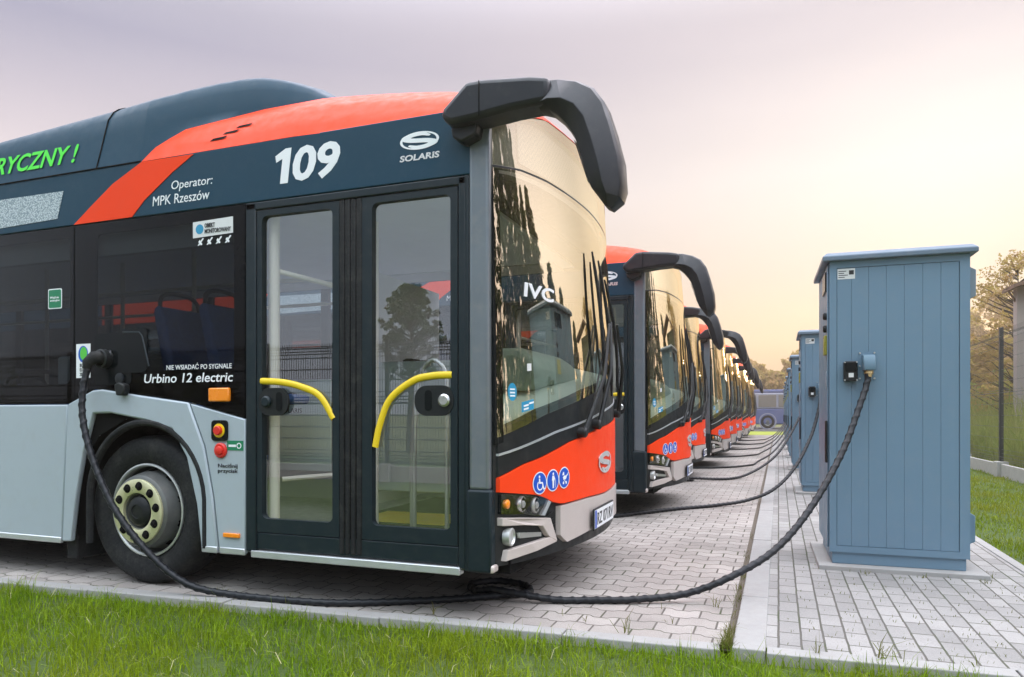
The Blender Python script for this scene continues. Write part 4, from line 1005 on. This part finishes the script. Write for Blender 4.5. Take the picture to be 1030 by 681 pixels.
# ------------------------------------------------------------------ charging cabinets
def make_charger():
    """local axes: x 0..0.86 along the front, y 0 at the front face, z up"""
    r = empty('charging_cabinet', label='large blue-grey charging cabinet nearest the camera with a fat cable on its front', cat='charging cabinet', group='charging cabinets in a row')
    MB().box(-.075, .96, -.085, .90, -.05, .042).build('base_slab', 'kerb', r, bevel=.006)
    MB().box(.018, .842, .012, .80, .042, .145).build('plinth', 'cab', r, bevel=.004)
    b = MB().box(0, .86, .012, .82, .140, 2.17).build('body', 'cab', r, bevel=.006)
    # front door: frame and six planks
    ring((.0, .86, .125, 2.172), (.046, .800, .170, 2.125), -.004, .011, .004, 1).build('front_frame', 'cab', b, smooth=None)
    xs = [.048, .142, .250, .360, .470, .582, .690, .798]
    pk = MB()
    for a, c in zip(xs[:-1], xs[1:]): pk.box(a + .0005, c - .0005, .0005, .0115, .172, 2.123)
    pk.build('front_planks', 'cab', b, smooth=None, bevel=.0012, seg=1)
    MB().box(-.012, -.001, .03, .80, .15, 2.16).build('side_door', 'cab', b, bevel=.004)
    lid = [(-.048, -.045), (.902, -.045), (.902, .88), (-.048, .88)]
    m = MB()
    lo, mid, top = 2.172, 2.205, 2.232
    def loop(z, d): return [(-.048 + d, -.045 + d, z), (.902 - d, -.045 + d, z), (.902 - d, .88 - d, z), (-.048 + d, .88 - d, z)]
    vs = loop(lo, 0) + loop(mid, 0) + loop(top, .03)
    m.add(vs, [(3, 2, 1, 0), (8, 9, 10, 11)] + [(k * 4 + i, k * 4 + (i + 1) % 4, k * 4 + 4 + (i + 1) % 4, k * 4 + 4 + i) for k in (0, 1) for i in range(4)])
    m.build('lid', 'cab_lid', r, smooth=None, bevel=.006)
    st = MB().box(.052, .164, -.0012, .0006, 2.045, 2.118).build('type_label', 'label', r, smooth=None)
    ln = MB()
    for i in range(4): ln.box(.058, .058 + (.05, .036, .06, .04)[i], -.0020, -.0010, 2.098 - .014 * i, 2.103 - .014 * i)
    ln.box(.125, .156, -.0020, -.0010, 2.075, 2.105)
    ln.build('printed_lines', 'text_black', st, smooth=None)
    # black socket and elbow outlet with its plate
    sk = MB().prism(rrect(.088, .176, 1.325, 1.465, .010), -.050, .0005).build('socket', 'black', r, bevel=.006, smooth=30)
    MB().prism(rrect(.096, .168, 1.392, 1.458, .008), -.056, -.049).build('socket_flap', 'gloss_black', sk, bevel=.004, smooth=30)
    MB().box(.118, .150, -.0525, -.0495, 1.352, 1.382).build('socket_label', 'label', sk, smooth=None)
    pb = MB()
    for px in (.094, .170):
        for pz in (1.333, 1.457): pb.lathe([(.006, -.050), (.005, -.054), (.001, -.054)], (px, 0, pz), 8)
    pb.build('socket_screw', 'steel', sk)
    pl = MB().box(.188, .292, -.0015, .0006, 1.336, 1.530).build('outlet_plate', 'cab', r, smooth=None)
    pb = MB()
    for px in (.194, .286):
        for pz in (1.345, 1.432, 1.522): pb.lathe([(.007, -.001), (.006, -.007), (.001, -.007)], (px, 0, pz), 8)
    pb.build('plate_bolt', 'steel', pl)
    el = MB().prism([(-.000, 1.400), (-.100, 1.395), (-.105, 1.44), (-.075, 1.505), (.0, 1.512)][::-1], .206, .284, 'x').build('outlet', 'elbow', r, bevel=.008, smooth=40)
    MB().tube([(.245, -.055, 1.408), (.242, -.060, 1.372)], [.030, .030], 14).tube([(.242, -.060, 1.374), (.240, -.062, 1.352)], [.024, .022], 14).build('cable_gland', 'brass', el, smooth=30)
    # instruments of the left side
    MB().box(-.022, -.010, .10, .34, 1.98, 2.12).build('side_screen', 'gloss_black', r, bevel=.004)
    for z in (1.80, 1.71): MB().lathe([(.026, -.012), (.026, -.030), (.018, -.036), (.001, -.036)], (0, .10, z), 16, 'x').build('selector_knob', 'black', r)
    MB().box(-.030, -.010, .05, .16, 1.52, 1.66).build('meter', 'meter', r, bevel=.004)
    MB().box(-.020, -.010, .03, .10, 1.28, 1.40).build('side_lock', 'cab_vent', r, bevel=.006)
    MB().box(-.026, -.010, .02, .06, .75, 1.05).build('side_handle', 'black', r, bevel=.006)
    # louvred hoods of the right side
    MB().prism([(.861, 2.125), (.930, 2.085), (.930, 1.905), (.861, 1.870)], .14, .62).build('vent_hood', 'cab_vent', r, bevel=.004)
    MB().prism([(.861, .440), (.925, .400), (.925, .222), (.861, .190)], .14, .62).build('vent_hood', 'cab', r, bevel=.004)
    return r
cab0 = make_charger()
cab0.location = (.338, 5.50, 0); cab0.rotation_euler.z = R(1.2)
CY = [(.292, 10.42), (.25, 14.75), (.24, 18.9), (.24, 23.0), (.24, 27.0), (.24, 31.0), (.24, 35.0)]
CO = ['second from the camera, its black socket showing past the nearest one', 'third from the camera', 'fourth from the camera', 'fifth from the camera', 'sixth from the camera', 'seventh from the camera', 'farthest of all, nearest the blue bus']
for (x, y), lab in zip(CY, CO):
    c = copy_tree(cab0); c.location = (x, y, 0); c.rotation_euler.z = 0
    c['label'] = 'blue-grey charging cabinet, ' + lab

# ------------------------------------------------------------------ charging cables
def spiral_tube(path, r, step=.011, pitch=.070, n=10, ridge=.16):
    """cable with a wrapped tape: the section swells where the helix passes"""
    P = [Vector(p) for p in path]
    L = [0]
    for a, b in zip(P, P[1:]): L.append(L[-1] + (b - a).length)
    m = max(4, int(L[-1] / step)); out = []; j = 0
    for i in range(m + 1):
        t = L[-1] * i / m
        while j < len(L) - 2 and L[j + 1] < t: j += 1
        f = (t - L[j]) / max(1e-6, L[j + 1] - L[j]); out.append(P[j].lerp(P[j + 1], min(1, f)))
    rad = []
    for i in range(len(out)):
        ph = 2 * math.pi * (L[-1] * i / m) / pitch
        rad.append(lambda a, ph=ph: r * (1 + ridge * max(0, math.cos(a - ph)) ** 3 - .04))
    return MB().tube(out, rad, n)
def plug(parent, p, d=1):
    """hand-held connector pushed into the bus, seen from its side"""
    x, y, z = p
    o = MB().tube([(x + .075, y + .075, z + .01), (x + .03, y + .02, z + .008), (x - .005, y - .030, z - .002), (x - .03, y - .05, z - .035), (x - .036, y - .055, z - .075)], [.043, .044, .042, .034, .024], 14).build('plug', 'rubber', parent, smooth=50)
    g = MB()
    for t in (0, .022, .044): g.tube([(x + .058 - t, y + .052 - t * .9, z + .009), (x + .050 - t, y + .044 - t * .9, z + .009)], [.049, .049], 14)
    g.build('plug_ring', 'mirror', o, smooth=40)
def cable(pts, label, r=.0205, step=.008, seg=14, ridge=.22, plug_at=None):
    p0 = Vector(pts[0]); root = empty('charging_cable', (pts[len(pts) // 2][0], pts[len(pts) // 2][1], 0), label=label, cat='cable', group='charging cables')
    off = root.location
    P = [q - off for q in spline(pts, seg)]
    spiral_tube(P, r, step, ridge=ridge).build('cord', 'cable', root, smooth=50)
    if plug_at: plug(root, Vector(plug_at) - off)
    return root
G = .022
cable([(-4.150, 3.315, 1.385), (-4.155, 3.290, 1.28), (-4.125, 3.26, 1.075), (-4.00, 3.235, .80), (-3.80, 3.225, .505), (-3.55, 3.245, .255), (-3.32, 3.29, .090), (-3.06, 3.345, G + .012), (-2.55, 3.40, G), (-2.28, 3.47, G), (-1.94, 3.645, G), (-1.70, 3.80, G),
       (-1.50, 3.93, G + .008), (-1.41, 4.06, G), (-1.50, 4.22, G), (-1.70, 4.26, G), (-1.82, 4.12, G), (-1.72, 3.97, G + .002), (-1.58, 3.90, G + .038), (-1.42, 3.885, G + .030), (-1.20, 3.945, G), (-.985, 4.02, G), (-.77, 4.10, G + .004), (-.50, 4.22, .055),
       (-.257, 4.32, .152), (-.017, 4.56, .283), (.195, 4.86, .512), (.395, 5.17, .844), (.525, 5.37, 1.175), (.568, 5.430, 1.30), (.578, 5.442, 1.372)],
      'thick black cable looping over the paving between bus 109 and the nearest cabinet', plug_at=(-4.12, 3.365, 1.46), seg=10)
BX = -1.43
names = ['second bus and second cabinet, rising across the pale pavement', 'third bus and third cabinet', 'fourth bus and fourth cabinet', 'fifth bus and fifth cabinet', 'sixth bus and sixth cabinet', 'seventh bus and seventh cabinet', 'eighth bus and the farthest cabinet']
for i, ((cx, cy), (dy, dx)) in enumerate(zip(CY, ROW)):
    by = 3.40 + dy; bx = BX + dx
    e = (cx + .242, cy - .062, 1.36)
    pts = [(bx - 2.70, by - .03, 1.40), (bx - 2.70, by - .10, 1.2), (bx - 2.60, by - .16, .6), (bx - 2.40, by - .14, .15), (bx - 2.1, by - .12, G), (bx - 1.2, by - .10, G)]
    if i == 0: pts += [(-1.71, 7.35, G), (-1.40, 7.72, G), (-1.09, 8.18, G), (-.72, 8.62, G), (-.35, 8.98, .06), (-.05, 9.35, .17), (.20, 9.75, .42), (.40, 10.12, .80), (.50, 10.31, 1.15), e]
    elif i == 1: pts += [(bx - .25, by + .15, G), (bx + .1, by + .32, G + .01), (bx + .22, by + .50, G), (bx + .1, by + .55, G + .03), (bx - .05, by + .45, G + .03), (bx + .15, by + .38, G + .04), (-.75, by + .95, G), (-.40, 13.0, .10), (-.05, 13.6, .34), (.20, 14.15, .70), (.40, 14.55, 1.1), e]
    else:
        k = cy - by
        pts += [(bx + .1, by + .10, G), (bx + .75, by + .25 * k, G), (-.42, by + .45 * k, .05), (-.12, by + .62 * k, .22), (.15, by + .8 * k, .55), (.36, cy - .22, .98), e]
    cable(pts, 'dark charging cable sagging between the ' + names[i], r=.021 if i else .0205, step=.012 if i < 2 else .06, seg=8, ridge=.22 if i < 2 else 0)

# ------------------------------------------------------------------ fences, trees, hut, far bus
def wire_fence(ax, fixed, a0, a1, step, height, label, base=True, zb=0.0, rw=.0032):
    """welded mesh fence; ax 'y' runs along Y at x=fixed, 'x' runs along X at y=fixed"""
    r = empty('wire_fence', (fixed, a0, 0) if ax == 'y' else (a0, fixed, 0), label=label, cat='fence')
    L = a1 - a0
    T = (lambda t, w, z: (w, t, z)) if ax == 'y' else (lambda t, w, z: (t, w, z))
    n = int(round(L / step))
    for i in range(n + 1):
        t = L * i / n
        p = T(t, 0, 0)
        m = MB().box(p[0] - .03, p[0] + .03, p[1] - .03, p[1] + .03, zb, height + .06); o = m.build('post', 'post', r, bevel=.004)
        if base: MB().box(p[0] - .09, p[0] + .09, p[1] - .11, p[1] + .11, zb - .1, .26).build('post_base', 'concrete', o, bevel=.01)
    if base:
        b = MB()
        for i in range(n):
            a, c = L * i / n + .09, L * (i + 1) / n - .09; b.box(*sorted((T(a, -.028, 0)[0], T(c, .028, 0)[0])), *sorted((T(a, -.028, 0)[1], T(c, .028, 0)[1])), -.1, .22)
        b.build('base_board', 'concrete', r, bevel=.008)
    w = MB()
    z0 = .27 if base else .06
    def bar(p, q, rr):
        w.tube([p, q], rr, 4, cap=False)
    zs = list(np.arange(z0, height, .20))
    for z in zs: bar(T(0, 0, z), T(L, 0, z), rw * 1.25)
    for zf in (z0 + .03, z0 + (height - z0) * .5, height - .16):       # the folds that stiffen a panel
        for dz, dw in ((0, 0), (.05, -.045), (.10, 0)): bar(T(0, dw, zf + dz), T(L, dw, zf + dz), rw * 1.3)
    t = 0.0
    while t < L:
        w.tube([T(t, 0, z0 - .03), T(t, 0, height - .16), T(t, -.045, height - .11), T(t, 0, height - .06), T(t, 0, height + .02)], rw * .8, 3, cap=False); t += .05
    w.build('mesh_panel', 'wire', r, smooth=None, fix=False)
    return r
wire_fence('y', 3.66, 4.5, 42.75, 2.55, 2.55, 'dark wire mesh fence on a concrete base along the right lawn', rw=.0024)
wire_fence('x', -3.6, -16, 8.6, 2.55, 2.30, 'wire mesh fence across the lawn behind the camera, seen in the bus glass', base=True, rw=.0085)

def leaves(C, size, mat, name, parent, flat=.0, asp=1.6):
    """one small pointed quad per leaf at centres C"""
    n = len(C); a = RNG.normal(0, 1, (n, 3)); a[:, 2] *= (1 - flat); a /= np.linalg.norm(a, axis=1)[:, None]
    b = RNG.normal(0, 1, (n, 3)); b -= a * (a * b).sum(1)[:, None]; b /= np.linalg.norm(b, axis=1)[:, None]
    s = size * RNG.uniform(.6, 1.3, n)
    A = a * (s * asp)[:, None] * .5; B = b * s[:, None] * .5
    V = np.stack([C - A, C + B * .9 - A * .1, C + A, C - B * .9 - A * .1], 1)
    return quads_mesh(name, V, mat, parent)
def clumps(centres, rad, per):
    out = []
    for c, r in zip(centres, rad):
        k = max(3, int(per * RNG.uniform(.6, 1.4))); d = RNG.normal(0, 1, (k, 3)); d /= np.linalg.norm(d, axis=1)[:, None]
        out.append(np.asarray(c) + d * (r * RNG.uniform(.35, 1.0, k) ** .6)[:, None] * np.array([1, 1, .75]))
    return np.concatenate(out)
def tree(name, loc, h, width, label, mat='leaf_dark', leaf=.10, nclump=60, per=60, trunk=.22, low=.25, shape='round', group=None, seed=0):
    rs = np.random.default_rng(seed)
    r = empty(name, loc, label=label, cat='tree', group=group)
    C, RD = [], []; tb = MB()
    tr = [Vector((0, 0, -.1))] + [Vector((rs.normal(0, .03) * h * .3 * k, rs.normal(0, .03) * h * .3 * k, h * .93 * k)) for k in (.2, .4, .6, .8, 1.0)]
    tb.tube(tr, [trunk * q for q in (1.25, .95, .75, .5, .3, .08)], 8)
    for i in range(nclump):
        t = rs.uniform(0, 1) ** .85; z = h * (low + (1 - low) * t)
        if shape == 'poplar': rr = width * .5 * (math.sin(math.pi * min(1, .12 + .88 * t) ** .75) * .9 + .12) * rs.uniform(.2, 1)
        else: rr = width * .5 * math.sqrt(max(.02, 1 - (2 * t - .85) ** 2 / 1.35)) * rs.uniform(.15, 1) ** .6
        a = rs.uniform(0, 2 * math.pi)
        c = np.array([rr * math.cos(a), rr * math.sin(a), z]); C.append(c)
        RD.append((width * .12 if shape == 'poplar' else width * (.11 if nclump < 200 else .065)) * rs.uniform(.5, 1.25))
        if i % 2 == 0:
            zt = z - (rr * (1.6 if shape == 'poplar' else .55)); zt = max(h * .12, zt)
            k = min(1, max(0, zt / (h * .93))); j = min(len(tr) - 2, int(k * 5)); base = tr[j].lerp(tr[j + 1], k * 5 - j if j else 0)
            base = Vector((base.x, base.y, zt))
            tb.tube([base, base.lerp(Vector(c), .5) + Vector((0, 0, -.03 * rr)), Vector(c)], [trunk * .28, trunk * .16, trunk * .05], 5)
    tb.build('trunk', 'bark', r, smooth=60)
    leaves(clumps(C, RD, per), leaf, mat, 'crown', r)
    return r
# poplars and round trees beyond the right fence: they stand in the windscreens' reflections
k = 0
for (x, y, h, w) in [(13.6, 8.4, 11.5, 3.0), (14.0, 10.4, 12.6, 3.2), (13.7, 12.3, 12.2, 3.1), (14.2, 14.2, 11.0, 3.0), (13.9, 16.1, 9.6, 2.8), (14.5, 18.4, 10.4, 2.7), (14.2, 21.0, 8.0, 2.6), (14.6, 24.2, 7.6, 2.4), (14.4, 28.5, 6.6, 2.3),
                     (16.5, 9.4, 13.0, 3.4), (16.8, 12.9, 13.2, 3.4), (16.9, 16.6, 11.5, 3.2), (13.2, 5.8, 11.0, 3.0), (13.4, 2.6, 11.8, 3.0)]:
    tree('poplar_tree', (x, y, -.07), h, w, 'tall narrow dark poplar mirrored in the bus windscreens', 'leaf_dark', .14, 190, 60, .16, .07, 'poplar', 'poplars beyond the fence', 100 + k); k += 1
tree('broadleaf_tree', (-10.3, -12.0, -.07), 5.0, 1.9, 'small round tree behind the rear fence, mirrored in the door glass', 'leaf_dark', .075, 260, 34, .12, .45, 'round', None, 31)
for i, (x, y, h, w) in enumerate([(-30, -22, 4.0, 7), (-52, -24, 5.5, 9)]):
    tree('shrub_tree', (x, y, -.07), h, w, 'low spreading tree beyond the rear fence, mirrored in side glass', 'leaf_dark', .16, 60, 60, .14, .10, 'round', 'low trees behind the camera', 51 + i)
# sunlit tree by the hut and hazy trees behind it
tree('sparse_tree', (7.25, 27.0, -.07), 6.3, 3.6, 'sparse backlit tree between the nearest cabinet and the hut', 'leaf_backlit_tint', .06, 260, 40, .10, .12, 'round', None, 77)
tree('sparse_tree', (10.6, 31.0, -.07), 7.8, 4.2, 'taller hazy tree half hidden by the pale corner hut', 'leaf_backlit_tint', .11, 90, 50, .12, .12, 'round', None, 78)
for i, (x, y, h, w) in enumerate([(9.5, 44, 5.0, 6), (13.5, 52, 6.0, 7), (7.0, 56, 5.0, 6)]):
    tree('hazy_tree', (x, y, -.07), h, w, 'soft rounded tree deep in the morning haze beyond the fence', 'leaf_backlit_tint', .22, 80, 60, .16, .02, 'round', 'hazy trees beyond the fence', 81 + i)
for i, (x, y, h, w) in enumerate([(-22, 84, 7.5, 9), (-14, 90, 8.8, 9), (-7.5, 82, 7.0, 7), (-3.8, 88, 7.2, 8), (-.6, 84, 5.6, 6), (2.6, 90, 8.4, 6), (5.4, 86, 7.2, 7), (9.0, 90, 10.5, 8), (13.0, 86, 12, 8), (17.5, 90, 13, 9), (22.0, 87, 13.5, 9), (27, 92, 12, 10)]):  # tall trees at the right end added to keep sun glints off windscreens
    tree('distant_tree', (x, y, -.07), h, w, 'pale tree of the horizon row, tall right-hand ones added to block the sun', 'leaf_backlit_tint', .34, 90, 60, .2, .02, 'round', 'trees on the horizon', 91 + i)
# tall grass and reeds behind the right fence
n = 15000
x = 4.2 + RNG.exponential(1.6, n); y = RNG.uniform(6, 42, n)
v = vnoise(x * .6, y, 1.1)
tag(connected_blades('reeds', np.stack([x, y, np.full(n, -.07)], 1), np.clip(RNG.normal(1.15, .28, n) * (1 + .35 * v) * np.clip(.55 + (x - 4.1) * .30, .55, 1.45), .25, 2.4), RNG.uniform(.018, .045, n), 'reed', .30), kind='stuff')
for i, (x, y, h, w) in enumerate([(7.4, 19.0, 2.1, 2.2), (8.6, 23.5, 2.5, 2.6), (8.0, 29.5, 2.7, 3.0), (9.0, 35.0, 3.0, 3.4), (7.2, 15.6, 1.8, 1.8)]):
    r = empty('bush', (x, y, -.07), label='rounded bush rising out of the tall reeds behind the fence', cat='bush', group='bushes behind the fence')
    a = RNG.normal(0, 1, (34, 3)) * np.array([w * .28, w * .28, h * .22]) + np.array([0, 0, h * .5]); a[:, 2] = np.clip(a[:, 2], .1, h)
    leaves(clumps(a, np.full(34, w * .17), 75), .085, 'leaf_backlit_tint' if i % 2 else 'reed', 'foliage', r)
    MB().tube([(0, 0, 0), (.05, 0, h * .6)], [.05, .02], 6).build('stem', 'bark', r)
# pale corner of a tall hut with a pitched eave
hut = empty('hut', (6.25, 23.6, 0), label='tall hut with a pale corner post and sloping eave at the right edge', cat='building')
MB().box(0, .34, 0, .34, -.1, 4.75).build('corner_post', 'plaster', hut, bevel=.01)
lv = MB()
for i in range(30): lv.box(.342, 3.2, .06, .16, .2 + i * .152, .2 + i * .152 + .125)
lv.build('louvred_wall', 'louvre', hut, smooth=None)
MB().box(.342, 3.2, .18, .60, -.1, 4.72).build('wall', 'louvre', hut, smooth=None)
MB().prism([(-.20, 4.56), (1.9, 5.25), (4.4, 4.68), (4.4, 4.78), (1.9, 5.36), (-.20, 4.66)], -.5, .62).build('roof', 'timber', hut, smooth=None)
MB().prism([(-.25, 4.64), (-.20, 4.60), (-.01, 4.24), (-.01, 4.33), (-.20, 4.66)], .10, .18).build('eave_brace', 'timber', hut, smooth=None)
# blue bus parked across the far road
fb = empty('blue_bus', (-.5, 56.0, 0), label='blue bus, its paint paled for haze, parked sideways across the far end of the lot', cat='bus')
MB().box(-11.2, 2.4, 0, 2.5, .32, 1.45).build('lower_body', 'far_blue_hazed', fb, bevel=.06)
MB().box(-11.2, 2.36, .01, 2.49, 1.452, 2.62).build('upper_body', 'far_grey', fb, bevel=.06)
MB().box(-11.1, 2.2, .06, 2.44, 2.60, 2.88).build('roof', 'far_blue_hazed', fb, bevel=.08)
for a in (-10.8, -9.3, -7.8, -6.3, -4.8, -2.3, -.9, .5):
    MB().box(a, a + 1.25, -.012, .02, 1.58, 2.48).build('window', 'far_win_hazed', fb, bevel=.02)
MB().box(1.85, 2.34, -.012, .02, 1.2, 2.48).build('window', 'far_win_hazed', fb, bevel=.02)
MB().box(-3.45, -2.45, -.014, .02, .45, 2.48).build('door', 'far_win_hazed', fb, bevel=.02)
for a in (-.25, -7.4):
    w_ = MB().lathe([(.30, .0), (.46, -.02), (.50, .03), (.50, .26)], (a, 0, .5), 28).build('wheel', 'rubber', fb)
    MB().lathe([(.30, -.005), (.24, .03), (.10, -.01), (.001, -.01)], (a, 0, .5), 24).build('rim', 'rim', w_)
    MB().lathe([(.62, -.006), (.55, -.010), (.52, .01)], (a, 0, .52), 28).build('arch_lip', 'far_grey', fb)
emblem('side_emblem', (1.3, -.004, 1.02), .75, .5, 'white', fb)
MB().box(-1.95, -1.55, -.016, .01, 1.62, 1.72).build('side_sign', 'white', fb, smooth=None)
